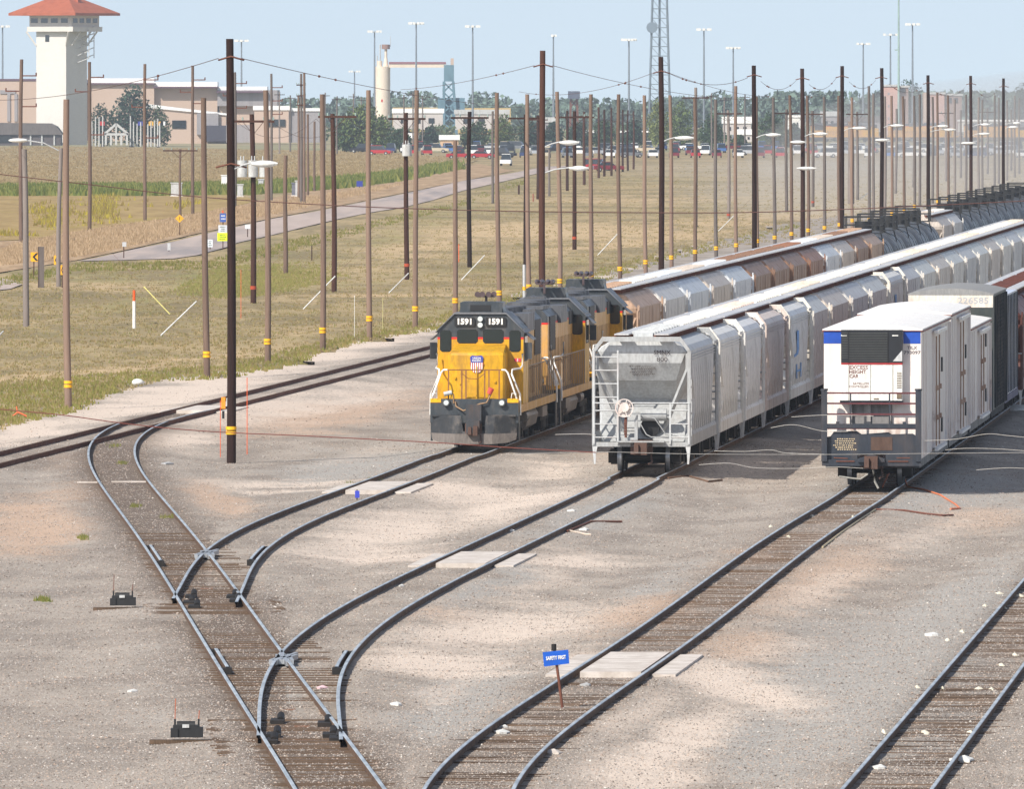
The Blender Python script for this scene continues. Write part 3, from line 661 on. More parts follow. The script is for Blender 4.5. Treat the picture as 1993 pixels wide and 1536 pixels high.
def loco():
    t=thing('locomotive','','locomotive'); L=LL
    m=MB().bx(-1.44,1.44,.55,L-.55,1.38,1.6,0).bx(-1.46,-1.44,.9,L-.9,1.36,1.62,1).bx(1.44,1.46,.9,L-.9,1.36,1.62,1).bx(-.5,.5,.6,L-.6,.95,1.38,0)
    for y in(.42,L-.6): m.bx(-1.46,1.46,y,y+.18,1.05,1.84,0)
    for y in(.5,L-.62):
        for s in(-1,1): m.bx(s*1.28-.18,s*1.28+.18,y-.1,y+.3,1.72,1.85,2)
    m.build('underframe',[GRY,YELD,YT],t)
    for y,rz in((0,0),(L,PI)):      # snow plow with its cut-out for the coupler
        m=MB(); P_=[(-1.46,.42,.42),(-.62,0,.36),(.62,0,.36),(1.46,.42,.42)]
        tp=[(-1.46,.46,1.3),(-.72,.12,1.3),(-.42,.10,1.3),(-.34,.07,.78),(.34,.07,.78),(.42,.1,1.3),(.72,.12,1.3),(1.46,.46,1.3)]
        m.add([(-1.38,.40,.5),(-1.1,.24,.40),(-.62,0,.36),(-.34,0,.36),(.34,0,.36),(.62,0,.36),(1.1,.24,.40),(1.38,.40,.5)]+tp,[(0,1,9,8),(1,2,10,9),(2,3,11,10),(3,4,12,11),(4,5,13,12),(5,6,14,13),(6,7,15,14)][:0]+[(0,1,9,8),(1,2,9),(2,3,11,10),(2,10,9),(3,4,12,11),(4,5,13,12),(5,6,14),(5,14,13),(6,7,15,14)])
        m.bx(-1.4,-.5,.3,.5,1.26,1.32).bx(.5,1.4,.3,.5,1.26,1.32); m.add([(-1.39,.375,.5),(-1.1,.215,.40),(-.62,-.025,.36),(.62,-.025,.36),(1.1,.215,.40),(1.39,.375,.5),(1.42,.385,.72),(.62,-.022,.70),(-.62,-.022,.70),(-1.42,.385,.72)],[(0,1,2,8,9),(2,3,7,8),(3,4,5,6,7)],1)
        o=m.build('snow_plow',[PLOW,paint('dust caked plow foot',lin(116,109,104),.8,lin(70,68,68),.7,(1.8,1.8,1.2))],t); o.location=(0,y,0); o.rotation_euler=(0,0,rz)
        md=o.modifiers.new('s','SOLIDIFY'); md.thickness=.04
        m=MB().bx(-.26,.26,.1,.5,.78,1.66).bx(-.22,.22,-.22,.2,.72,1.14); o=m.build('coupler_housing',paint('coupler grey brown',lin(58,60,64),.6,lin(120,84,60),.5),t); o.location=(0,y,0); o.rotation_euler=(0,0,rz)
        c=part('coupler',COUP,t,(0,y-.0 if rz==0 else y,-.06)); c.rotation_euler=(0,0,rz); c.scale=(.8,.5,.9)
        for s in(-1,1):
            q=MB().cyl((0,-.12,0),(0,.2,0),.12,.14,n=16,mi=0).cyl((0,-.135,0),(0,-.115,0),.085,n=14,mi=1).build('ditch_light',[GRY,flat('lamp lens',lin(214,222,222),.15,.2)],t); q.location=(s*.92*(1 if rz==0 else -1),y+(.38 if rz==0 else -.38),1.72); q.rotation_euler=(0,0,rz)
        # white corner handrails, step rails and stanchions
        for s in(-1,1):
            m=MB(); m.tube([(s*.9,.5,2.80),(s*1.02,.48,2.8),(s*1.10,.48,2.72),(s*1.36,.46,2.0),(s*1.40,.46,1.86),(s*1.40,.46,1.34)],.033,6)
            m.tube([(s*1.42,2.75,3.3),(s*1.42,2.7,2.9),(s*1.40,2.1,2.82),(s*1.22,1.0,2.8),(s*1.20,.95,2.66),(s*1.48,.9,1.98),(s*1.49,.9,1.3)],.033,6)
            m.tube([(s*1.32-.09,.36,1.86),(s*1.32-.07,.34,2.03),(s*1.32+.07,.34,2.03),(s*1.32+.09,.36,1.86)],.014,4); m.tube([(s*1.0-.35,.36,1.28),(s*1.0+.35,.36,1.30)],.02,4)
            o=m.build('white_handrail',WH,t); o.location=(0,y,0); o.rotation_euler=(0,0,rz)
        m=MB().tube([(-.9,.5,2.8),(.9,.5,2.8)],.018,4)
        for x in(-.86,-.42,-.28,.34,.48,.82): m.beam((x,.5,1.6),(x,.5,2.82),.045,.03)
        m.tube([(-.42,.42,2.7),(-.2,.4,2.52),(.1,.4,2.5),(.34,.42,2.68)],.012,4)
        o=m.build('end_railing',paint('end railing brown',lin(140,92,52),.6),t); o.location=(0,y,0); o.rotation_euler=(0,0,rz)
        m=MB().tube([(-.62,.38,1.75),(-.6,.32,1.6),(-.35,.25,1.45),(-.1,.25,1.55),(.2,.28,1.68),(.42,.32,1.72),(.55,.36,2.0)],.03,5,0).cyl((.5,.36,2.02),(.58,.34,2.2),.09,.1,n=10,mi=1).tube([(-.68,.4,1.7),(-.68,.38,1.98),(-.78,.36,2.08)],.028,5,0).cyl((-.74,.36,2.06),(-1.0,.34,2.0),.075,n=8,mi=2)
        o=m.build('hose',[paint('hose rubber',lin(150,120,90),.7),flat('pink hose cap',lin(215,85,80),.6),GREYP],t); o.location=(0,y,0); o.rotation_euler=(0,0,rz)
    # nose with a slight V front
    m=MB(); zt=3.44
    a=[(-.92,1.62),(-.86,1.55),(0,1.46),(.86,1.55),(.92,1.62),(.92,3.0),(-.92,3.0)]
    def sh(z,k,dy=0): return [(x*k,y+dy if y<2.9 else y,z) for x,y in a]
    m.loft([sh(1.6,1),sh(3.26,1),sh(3.34,.985,.05),sh(3.39,.95,.16),sh(3.60,.93,1.38)]); m.build('nose',YEL,t)
    m=MB()
    for x in(-.72,-.55,.6): m.bx(x-.03,x+.03,1.47,1.56,1.75+abs(x),1.82+abs(x))
    m.bx(-.02,.02,1.40,1.46,1.62,2.9); m.build('nose_latches',YEL,t)
    # shield
    sy=1.50
    sh_=thing('shield_logo',None,None); del_=None
    m=MB(); W=.225; Z0=3.06
    m.add([(-W*.88,sy,Z0-.02),(W*.88,sy,Z0-.02),(W*.98,sy,Z0+.16),(W*.7,sy,Z0+.22),(0,sy-.0,Z0+.2),(-W*.7,sy,Z0+.22),(-W*.98,sy,Z0+.16)],[(0,1,2,3,4,5,6)],0)
    n=13
    for i in range(n):
        x0=-W+2*W*i/n; x1=-W+2*W*(i+1)/n; zz=lambda x:Z0-.02-.30*max(0.,1-abs(x/W)**2.6)**.6-.04
        m.add([(x0,sy,zz(x0)),(x1,sy,zz(x1)),(x1,sy,Z0-.02),(x0,sy,Z0-.02)],[(0,1,2,3)],1 if i%2==0 else 2)
    bpy.data.objects.remove(sh_)
    o=m.build('shield_logo',[flat('shield blue',lin(58,70,160),.5),flat('shield red',lin(170,50,60),.5),flat('shield white',lin(240,236,230),.5)],t); o.location=(0,-.07,-.02)
    text('UNION',.095,WH,o,(0,sy-.004,Z0+.125),w=.27,bold=.002); text('PACIFIC',.085,WH,o,(0,sy-.004,Z0+.04),w=.30,bold=.002)
    # cab
    m=MB(); prof=[(1.43,1.6),(1.43,4.10),(.86,4.60),(.84,4.63)]
    hull(m,prof,3.0,5.3,[(3.76,0),(3.83,1),(9,2)]); m.build('cab',[YEL,REDP,GRY],t)
    m=MB()
    for s in(-1,1):
        m.add([(s*1.50,2.92,3.98),(s*.86,2.92,4.60),(s*.86,5.4,4.60),(s*1.50,5.4,3.98),(s*1.48,2.92,4.02),(s*.86,2.92,4.65),(s*.86,5.4,4.65),(s*1.48,5.4,4.02)],[(0,1,5,4),(3,7,6,2),(4,5,6,7),(0,3,2,1),(0,4,7,3)])
        m.add([(s*1.46,3.6,3.92),(s*1.72,3.6,3.72),(s*1.72,4.9,3.72),(s*1.46,4.9,3.92),(s*1.46,3.6,3.96),(s*1.72,3.6,3.76),(s*1.72,4.9,3.76),(s*1.46,4.9,3.96)],[(0,1,5,4),(3,7,6,2),(4,5,6,7),(0,3,2,1),(1,2,6,5)])
    m.bx(-.86,.86,2.92,5.4,4.60,4.65); m.build('cab_roof',paint('pale dusty roof',lin(112,114,119),.5,lin(110,108,106),.4),t)
    def win(n,x0,x1,z0,z1,y,s=1):
        r=.06; o=MB().prism([(x0+r,z0),(x1-r,z0),(x1,z0+r),(x1,z1-r),(x1-r,z1),(x0+r,z1),(x0,z1-r),(x0,z0+r)],min(y,y-.02*s),max(y,y-.02*s)).build(n,GLASS,t)
        r=.07;e=.018; MB().prism([(x0-e+r,z0-e),(x1+e-r,z0-e),(x1+e,z0-e+r),(x1+e,z1+e-r),(x1+e-r,z1+e),(x0-e+r,z1+e),(x0-e,z1+e-r),(x0-e,z0-e+r)],min(y+.006*s,y-.008*s),max(y+.006*s,y-.008*s)).build('window_frame',BLACK,o)
    for y,s in((3.0,1),(5.3,-1)):
        if s==1: win('cab_window',-.76,-.10,3.64,4.08,y,s); win('cab_window',.10,.76,3.64,4.08,y,s)
        win('cab_window',-1.33,-.98,3.36,4.05,y,s); win('cab_window',.98,1.33,3.36,4.05,y,s)
    for s in(-1,1):
        o=MB().bx(s*1.435-.012,s*1.435+.012,3.5,4.7,3.1,3.85).build('side_window',GLASS,t); MB().bx(s*1.43-.012,s*1.43+.012,3.42,4.78,3.02,3.92).build('window_frame',BLACK,o)
        MB().bx(s*1.58-.12,s*1.58+.12,3.2,3.24,3.1,3.65).build('mirror',GRY,t)
    m=MB()
    for y in(2.985,5.315): m.bx(1.13,1.35,y-.004,y+.004,3.02,3.13,0).bx(1.22,1.26,y-.006,y+.006,3.02,3.13,1)
    m.build('small_flag_mark',[flat('flag pink red',lin(205,60,80),.6),flat('flag pale',lin(230,190,190),.6)],t)
    MB().bx(1.0,1.3,2.97,3.0,1.75,2.3,0).build('battery_box',YELD,t)
    for x in(-.52,.52): MB().prism([(x-.31,4.2),(x+.31,4.2),(x+.34,4.23),(x+.34,4.46),(x+.31,4.49),(x-.31,4.49),(x-.34,4.46),(x-.34,4.23)],2.93,3.0).build('number_board',BLACK,t)
    for z in(4.24,4.44):
        MB().cyl((0,2.90,z),(0,3.0,z),.105,n=16,mi=0).cyl((0,2.885,z),(0,2.9,z),.085,n=14,mi=1).build('headlight',[GRY,MC['lamp lens']],t)
    m=MB().bx(-.7,.7,3.3,4.9,4.65,4.98,0).bx(-.36,.32,3.28,3.3,4.70,4.9,1).prism([(-.74,4.64),(.74,4.64),(.66,5.0),(-.66,5.0)],3.45,4.8,0); m.build('roof_unit',[GRY,BLACK],t)
    m=MB().bx(-.04,.04,5.5,5.58,4.8,5.16); 
    for x,y0,y1 in((-.26,5.1,5.6),(-.1,5.1,5.65),(.12,5.0,5.6),(.28,5.2,5.55)): m.cyl((x,y0,5.22),(x,y1,5.2),.10,.04,n=9)
    m.bx(-.3,.3,5.5,5.56,5.12,5.18); m.build('horn',paint('horn metal',lin(96,80,80),.4,lin(60,40,40),.5,metal=.4),t)
    # long hood
    m=MB(); hull(m,[(.98,1.6),(.98,4.2),(.78,4.42),(.5,4.46)],5.3,L-1.2,[(3.92,0),(3.99,1),(9,2)])
    m.build('long_hood',[YELD,REDP,GRY],t)
    for s in(-1,1):
        m=MB().bx(s*.985-.008,s*.985+.008,5.9,16.4,2.58,2.62)
        for i in range(16):
            y=5.9+i*.7; m.bx(s*.985-.008,s*.985+.008,y,y+.03,1.75,3.4)
        m.build('hood_door_gaps',paint('door gap brown',lin(120,84,46),.7),t)
        MB().bx(s*.99-.015,s*.99+.015,5.5,7.1,3.75,4.22).build('louvre',BLACK,t)
        m=MB().bx(s*.99-.015,s*.99+.015,L-4.6,L-2.0,3.0,4.2)
        for i in range(10): m.bx(s*1.005-.008,s*1.005+.008,L-4.6,L-2.0,3.05+i*.115,3.09+i*.115)
        m.build('louvre',BLACK,t)
    m=MB().bx(-1.1,1.1,9.6,12.6,3.9,4.5).cyl((0,10.3,4.5),(0,10.3,4.68),.55,n=18).cyl((0,11.8,4.5),(0,11.8,4.68),.55,n=18)
    for y in(14.2,15.5): m.cyl((0,y,4.44),(0,y,4.66),.6,n=18)
    m.bx(-.25,.25,8.0,9.0,4.44,4.75).cyl((.4,5.5,4.45),(.4,7.4,4.45),.3,n=12).bx(-.8,.8,L-4.6,L-1.6,4.44,4.56); m.build('roof_fans',paint('roof gear grey',lin(86,88,93),.5,lin(70,64,60),.5),t)
    # side handrails
    m=MB()
    for s in(-1,1):
        m.tube([(s*1.42,5.4,2.82),(s*1.42,L-1.4,2.82)],.022,5)
        for i in range(14): m.beam((s*1.43,5.6+i*.86,1.6),(s*1.43,5.6+i*.86,2.84),.035)
    m.build('side_handrail',paint('side handrail paint',lin(170,150,125),.5),t)
    # tank, reservoirs, trucks
    m=MB(); pr=[(-.9,.55),(.9,.55),(1.22,.75),(1.3,1.1),(1.15,1.36),(-1.15,1.36),(-1.3,1.1),(-1.22,.75)]; m.prism(pr,6.9,11.6)
    m.build('fuel_tank',paint('dusty tank grey',lin(120,112,106),.5,lin(176,158,142),.7),t)
    for s in(-1,1):
        MB().cyl((s*1.2,5.2,1.14),(s*1.2,6.7,1.14),.2,n=12).build('air_reservoir',MC['dusty tank grey'],t); MB().bx(s*1.3-.1,s*1.3+.1,12.2,14.4,.95,1.3).build('equipment_box',MC['dusty tank grey'],t)
    for y in(3.6,L-3.6):
        q=add_truck(t,y,TRUCKB,1.2)
        for s in(-1,1): MB().bx(s*1.16-.09,s*1.16+.09,-1.9,1.9,.78,1.0).bx(s*1.16-.1,s*1.16+.1,-.6,.6,.5,.8).cyl((s*1.26,-1.2,.66),(s*1.06,-1.2,.66),.2,n=10).cyl((s*1.26,1.2,.66),(s*1.06,1.2,.66),.2,n=10).build('side_frame',DARK,q)
    for s in(-1,1):
        for y in(.62,L-1.1): MB().bx(s*1.3-.15,s*1.3+.15,y,y+.5,.5,.54).bx(s*1.3-.15,s*1.3+.15,y,y+.5,.85,.89).bx(s*1.44-.02,s*1.44+.02,y,y+.5,.45,1.4).build('step',GRY,t)
    return t
G1=loco(); GX=[406.6,426,445.8]
G1.location=place(A2,406.8); G1.rotation_euler=(0,0,-TH)
G2=dup(G1); G3=dup(G2)
tag(G1,'yellow and grey locomotive with number boards 1591, leading the left train','locomotive','yellow yard locomotives')
for g,d,l in((G2,426,'second yellow locomotive, long hood toward the leading engine'),(G3,445.8,'third yellow locomotive, cab seen just above the white hopper car')):
    g.location=place(A2,d+LL-.2); g.rotation_euler=(0,0,PI-TH); tag(g,l,'locomotive','yellow yard locomotives')
for o in kids(G1):
    if o.name.startswith('number_board'):
        xs=[v.co.x for v in o.data.vertices]; text('1591',.265,WH,o,(sum(xs)/len(xs),2.92,4.345),w=.46,bold=.012)
# ---------------------------------------------------------------- refrigerated boxcars on the right track
def grimy(name,c,d1,d2):
    m=NT(name); st=m.noise(m.coord((2.2,2.2,.16)),2,5,.7); bl=m.noise(m.coord((.9,.9,.9)),1.4,4,.6); tc=m.n('ShaderNodeTexCoord'); sx=m.n('ShaderNodeSeparateXYZ'); m.l(tc.outputs['Object'],sx.inputs[0])
    low=m.rng(sx.outputs[2],1.0,3.2,1,.12); a=m.mix(m.math('MULTIPLY',m.rng(st,.42,.7),m.math('ADD',m.math('MULTIPLY',low,.55),.12)),c,d1)
    a=m.mix(m.math('MULTIPLY',m.rng(bl,.56,.66),m.math('MULTIPLY',low,.75)),a,d2); a=m.mix(m.math('MULTIPLY',m.rng(bl,.3,.42,1,0),m.math('MULTIPLY',low,.4)),a,lin(150,165,190)); return m.col(a,.5)
RW=grimy('refrigerator car white',lin(232,224,218),lin(170,132,112),lin(116,84,72)); RR=paint('white roof',lin(238,236,232),.5,lin(200,190,184),.25)
NAVY=paint('dark navy steel',lin(42,48,58),.5,lin(96,82,74),.4); GRIL=flat('cooling unit dark grey',lin(27,30,36),.5)
def reefer(L,hero,h=5.05,cw=1.45,seed=1):
    t=thing('refrigerator_boxcar','','boxcar'); r=random.Random(seed)
    m=MB(); m.bx(-cw,cw,0,L,1.05,h-.14,0); m.build('body',RW,t)
    k=8; pts=[(-cw-.04+ (2*cw+.08)*i/k, h-.13+.14*(1-(2*i/k-1)**2)) for i in range(k+1)]
    m=MB().prism([(cw+.04,h-.17)]+pts[::-1]+[(-cw-.04,h-.17)],-.05,L+.02,0); m.build('roof',RR,t)
    m=MB()
    for s in(-1,1): m.bx(s*cw-.05,s*cw+.06,0,L,h-.22,h-.17)
    m.bx(-cw-.04,cw+.04,-.055,-.03,h-.19,h-.165); m.build('roof_edge',paint('rusty pink edge',lin(140,86,80),.6),t)
    # plug doors, posts, rails
    for s in(-1,1):
        yd=L*.5
        o=MB().bx(s*(cw+.04)-.05,s*(cw+.04)+.05,yd-2.6,yd+2.6,1.15,h-.35).build('plug_door',RW,t)
        m=MB()
        for y in(yd-2.2,yd): m.tube([(s*(cw+.11),y,1.2),(s*(cw+.11),y,h-.5)],.026,5)
        for y in(yd-2.2,yd): m.bx(s*(cw+.13)-.05,s*(cw+.13)+.05,y-.12,y+.12,2.9,3.05).bx(s*(cw+.13)-.05,s*(cw+.13)+.05,y-.12,y+.12,2.0,2.15)
        m.build('door_rod',paint('rusty door rod',lin(178,150,132),.7,lin(120,84,66),.5),o)
        m=MB().bx(s*(cw+.13)-.06,s*(cw+.13)+.06,yd-2.8,yd+4.2,h-.42,h-.32).bx(s*(cw+.13)-.05,s*(cw+.13)+.05,yd-2.8,yd+4.2,1.06,1.14); m.build('door_track',RR,t)
        m=MB()
        for y in(1.5,3.2,L-3.2,L-1.5): m.bx(s*cw-.02,s*cw+.03,y-.04,y+.04,1.1,h-.3)
        m.build('side_post',RW,t)
        m=MB()
        for y,z in((yd+1.9,3.6),(yd+1.9,1.75)): m.bx(s*(cw+.1)-.03,s*(cw+.1)+.03,y-.25,y+.25,z-.22,z+.22)
        m.build('placard',BLACK,t)
        m=MB(); ladder(m,s*(cw+.03),L-.4,1.0,h-.3,.42,9,'y'); m.build('ladder',RW,t)
    m=MB().bx(-1.40,1.40,.05,L-.05,.78,1.05).bx(-.3,.3,-.1,L+.1,.75,1.1); m.build('underframe',NAVY,t)
    add_truck(t,2.6); add_truck(t,L-2.6); part('coupler',COUP,t,(0,-.5,0)); 
    if not hero: return t
    # --- end facing the camera
    m=MB().bx(-cw-.003,-.93,-.012,0,h-.56,h-.18).bx(.92,cw-.02,-.012,0,h-.56,h-.18); m.build('blue_band',BLUE,t)
    u=MB().bx(-.92,.90,-.34,0,3.92,h-.15,0).build('cooling_unit',GRIL,t)
    m=MB()
    for i in range(18): m.bx(-.68,.46,-.365,-.34,3.97+i*.049,3.985+i*.049)
    for i in range(16): m.bx(-.90,-.72,-.36,-.34,4.06+i*.049,4.075+i*.049)
    m.build('grille_slat',flat('grey louvre slat',lin(84,86,84),.5),u)
    MB().bx(-.71,-.68,-.37,-.34,3.92,h-.16).bx(.47,.49,-.36,-.34,3.92,h-.16).build('grille_post',BLACK,u)
    m=MB().bx(-.92,-.75,-.345,-.34,4.72,4.76); m.bx(.6,.78,-.345,-.34,4.72,4.75); m.build('maker_plate',WHITE,u)
    MB().add([(.62,-.345,3.97),(.9,-.345,3.97),(.9,-.345,4.3)],[(0,1,2)]).build('corner_decal',GREYP,u)
    MB().bx(-.92,.90,-.345,0,3.87,3.92).build('red_trim',flat('dark red trim',lin(168,44,44),.5),u)
    o=MB().bx(-.92,.90,-.33,0,2.79,3.87).build('lower_panel',WHITE,t)
    m=MB()
    for x in(-.69,-.04,.62): m.bx(x-.008,x+.008,-.338,-.33,2.8,3.87)
    m.build('panel_seam',flat('seam grey',lin(120,120,110),.7),o)
    m=MB()
    for i in range(10): m.bx(.74,.88,-.34,-.33,3.62-i*.05,3.645-i*.05)
    m.bx(.74,.88,-.36,-.33,2.86,3.02).bx(.05,.2,-.345,-.33,2.83,2.87); m.build('vent_louvre',flat('vent brown grey',lin(120,105,85),.6),o)
    ink=flat('brown stencil ink',lin(130,92,84),.8)
    text('EXCESS',.15,ink,o,(-.40,-.336,3.78),w=.55,bold=.003); text('HEIGHT',.15,ink,o,(-.43,-.336,3.65),w=.50,bold=.003); text('CAR',.15,ink,o,(-.54,-.336,3.52),w=.27,bold=.003)
    text('SATELLITE',.09,ink,o,(-.33,-.336,3.30),w=.48); text('CONTROLLED',.09,ink,o,(-.39,-.336,3.21),w=.58)
    text('TILX',.135,flat('grey ink',lin(92,86,94),.8),t,(1.18,-.004,4.36),w=.30,bold=.002); text('793097',.135,MC['grey ink'],t,(1.18,-.004,4.22),w=.50,bold=.002)
    MB().bx(-.95,.92,-.42,0,2.72,2.80).build('shelf',NAVY,t)
    MB().bx(-.68,.58,-.03,0,2.06,2.71).build('shelf_shade_panel',paint('shelf shade grey',lin(128,126,126),.6,lin(70,66,64),.7,(1.5,1.5,.4)),t); m=MB().bx(-.66,-.60,-.16,-.03,2.05,2.72).bx(.5,.56,-.12,-.03,2.05,2.72).bx(-.25,-.05,-.1,-.03,2.05,2.72); m.build('shelf_bracket',paint('grubby grey',lin(150,146,144),.6),t)  # grey sheet paints the shade below the shelf; brackets stand before it
    # navy end frame and railing
    m=MB(); y=-.72
    for s in(-1,1): m.beam((s*1.40,y,1.0),(s*1.40,y,3.10),.17,.17,0); m.cyl((s*1.40,y,3.1),(s*1.40,y,3.16),.11,n=8)
    for z,w in((3.03,.05),(2.72,.05),(2.40,.05)): m.beam((-1.4,y,z),(1.4,y,z),.05,w,1)
    m.beam((-1.4,y,2.05),(1.4,y,2.05),.14,.13,0).beam((-1.4,y,1.97),(1.4,y,1.97),.1,.03,1)
    for x in(-.62,.54): m.beam((x,y,2.05),(x,y,3.03),.045,.045,0)
    for x in(-1.0,.98): m.bx(x-.05,x+.05,y-.03,y+.03,2.1,2.18,0)
    m.build('end_railing',[NAVY,paint('dark red rail',lin(92,38,44),.6)],t)
    m=MB(); y=-.62
    m.prism([(-1.32,1.05),(-.42,1.05),(-.42,1.2),(.42,1.2),(.42,1.05),(1.32,1.05),(1.32,1.76),(1.22,1.82),(.6,1.80),(.5,1.86),(-.3,1.80),(-.45,1.9),(-1.12,1.88),(-1.22,1.74),(-1.32,1.72)],y,y+.12,0)
    m.bx(-1.47,1.47,y-.12,.05,.86,1.05,0).bx(-.02,.62,y-.012,y,1.32,1.72,1); m.prism([(-.4,.98),(.4,.98),(.4,1.08),(0,1.22),(-.4,1.08)],y-.25,y,0)
    m.build('end_sill',[NAVY,paint('rust brown plate',lin(84,64,54),.8,lin(60,48,44),.5)],t)
    scribble(t,-1.15,-.35,1.66,6,y-.004,flat('worn cream stencil',lin(205,185,150),.8),.035,.063,5)
    m=MB().beam((-1.05,y-.14,1.0),(-.5,y-.14,1.0),.03,.03).beam((.5,y-.14,1.0),(1.1,y-.14,1.0),.03,.03); m.tube([(-1.12,y-.1,1.1),(-.7,y-.14,1.08)],.016,4).tube([(.75,y-.14,1.1),(1.15,y-.14,1.1)],.016,4); m.build('uncoupling_lever',DRUST,t)
    m=MB().tube([(-.95,y-.2,.55),(-.6,y-.25,.5),(-.32,y-.25,.47),(-.1,y-.2,.62)],.028,5).tube([(.05,y-.25,.75),(.12,y-.3,.4),(.22,y-.35,.2)],.04,5); m.build('air_hose',paint('hose grey',lin(150,148,140),.5),t)
    return t
B4=[366.5,388.6,405.2,424.8,438.2,452.6]
R1_=reefer(21.2,True); R1_.location=place(A4,367.3); R1_.rotation_euler=(0,0,-TH)
tag(R1_,'white refrigerated boxcar lettered TILX 793097 with blue bands, front of the right train','boxcar','white boxcars of the right train')
t=reefer(15.4,False,5.12,1.45,2); t.location=place(A4,B4[1]+.4); t.rotation_euler=(0,0,-TH); tag(t,'tall dirty white boxcar directly behind the blue-banded one','boxcar','white boxcars of the right train')
t=reefer(18.2,False,4.35,1.42,3); t.location=place(A4,B4[2]+.6); t.rotation_euler=(0,0,-TH); tag(t,'lower rust-streaked white boxcar in front of the dark green centre-beam car','boxcar','white boxcars of the right train')
# dark green high car with pale end
def greencar(L):
    t=thing('high_cube_car','tall dark green car with grey roof and pale numbered end, behind the white boxcars','boxcar'); gr=paint('dark green grey side',lin(48,58,58),.5,lin(96,92,84),.35); W=1.46;h=5.32
    MB().bx(-W,W,0,L,1.0,h-.3).build('body',gr,t)
    k=8; pts=[(-W-.03+(2*W+.06)*i/k, h-.30+.19*(1-(2*i/k-1)**2)) for i in range(k+1)]
    MB().prism([(W+.03,h-.34)]+pts[::-1]+[(-W-.03,h-.34)],-.03,L).build('roof',paint('grey roof sheet',lin(138,138,137),.7,lin(150,146,142),.3),t)
    o=MB().bx(-W,W,-.02,0,4.55,h-.34).build('end_panel',paint('beige end panel',lin(222,216,206),.6,lin(180,150,120),.4),t)
    text('226585',.3,flat('pale grey digits',lin(168,172,180),.8),o,(.78,-.024,4.78),w=1.05)
    m=MB()
    for s in(-1,1):
        for i in range(8): m.bx(s*W-.02,s*W+.07,1.4+i*1.5,1.55+i*1.5,1.05,h-.4)
        for i in range(26): m.bx(s*W-.02,s*W+.03,4.2,L-3,1.2+i*.14,1.26+i*.14)
    m.build('side_rib',paint('dark rib',lin(36,40,46),.6,lin(120,110,100),.5),t)
    MB().bx(-1.4,1.4,.05,L-.05,.75,1.0).build('underframe',DARK,t); add_truck(t,2.4); add_truck(t,L-2.4); part('coupler',COUP,t); return t
t=greencar(12.6); t.location=place(A4,B4[3]+.4); t.rotation_euler=(0,0,-TH)
def lumber(L):
    t=thing('flat_car','flat car carrying a white plastic-wrapped load behind the dark green car','flat car')
    MB().bx(-1.4,1.4,0,L,.9,1.15).bx(-1.4,1.4,0,.2,1.15,4.6).bx(-1.4,1.4,L-.2,L,1.15,4.6).build('deck',paint('purple navy frame',lin(60,56,96),.6),t)
    wr=paint('white plastic wrap',lin(198,206,224),.35,lin(130,140,170),.4,(2.5,2,.3)); m=MB()
    for q in(0,1): m.bx(-1.38,1.38,.3+q*(L-.6)/2,.2+(q+1)*(L-.6)/2,1.16,4.75)
    m.build('wrapped_load',wr,t); m=MB()
    for i in range(9): m.tube([(1.40,.6+i*(L-1.2)/8,1.2),(1.41,.6+i*(L-1.2)/8+.1*random.random(),3),(1.40,.6+i*(L-1.2)/8,4.7)],.02,4)
    m.build('strap',NAVY,t); add_truck(t,2.2); add_truck(t,L-2.2); return t
t=lumber(13.2); t.location=place(A4,B4[4]+.4); t.rotation_euler=(0,0,-TH)
br=None
for i in range(6):
    br=variant(H_F,lin(96,50,40),lin(56,36,32),.5) if br is None else br
    t=br if i==0 else dup(br); d=B4[5]+i*15.6
    set_car(t,A4,d,d+15.6,LH,'rust red covered hopper, %s of those at the far end of the right train'%ORD[i],'rust red hoppers of the right train')
# unused prototype of the flat-sided car takes no place of its own: it is one of the middle train (set above)
# ================================================================ poles
shaft_cache={}
def shaft(h,r0,r1,mat,lean=0.):
    rings=[]; n=9; bow=random.uniform(-.07,.07); bw2=random.uniform(-.02,.02)
    for k in range(6):
        f=k/5; r=r0+(r1-r0)*f; z=h*f
        ox=lean*f+bow*math.sin(PI*f)+bw2*math.sin(2*PI*f); rings.append([(r*math.cos(2*PI*i/n)+ox,r*math.sin(2*PI*i/n),z-.2*(k==0)) for i in range(n)])
    return MB().loft(rings,0,True)
POLES={}
def pole(x0,y0,x1,y1,mat,r,label,name='wooden_pole',group=None,band=None,arms=(),cat='pole',rb=None,D=None):
    p=P(x1,y1); D=p.y; h=(y1-y0)*D/F; lean=(x0-x1)*D/F
    t=thing(name,label,cat,p,0,group)
    shaft(h,rb or r*1.25,r,mat,lean).build('shaft',mat,t)
    if band:
        z=(y1-band)*D/F; l=lean*z/h
        for s in(-1,1): MB().cyl((l,0,z+s*.075-.055),(l,0,z+s*.075+.055),r*1.25+.02,n=12).build('reflective_band',YBAND,t)
    for a in arms: a(t,lambda y:(y1-y)*D/F,lambda x:(x-x1)*D/F)
    t['_']=0; del t['_']; return t
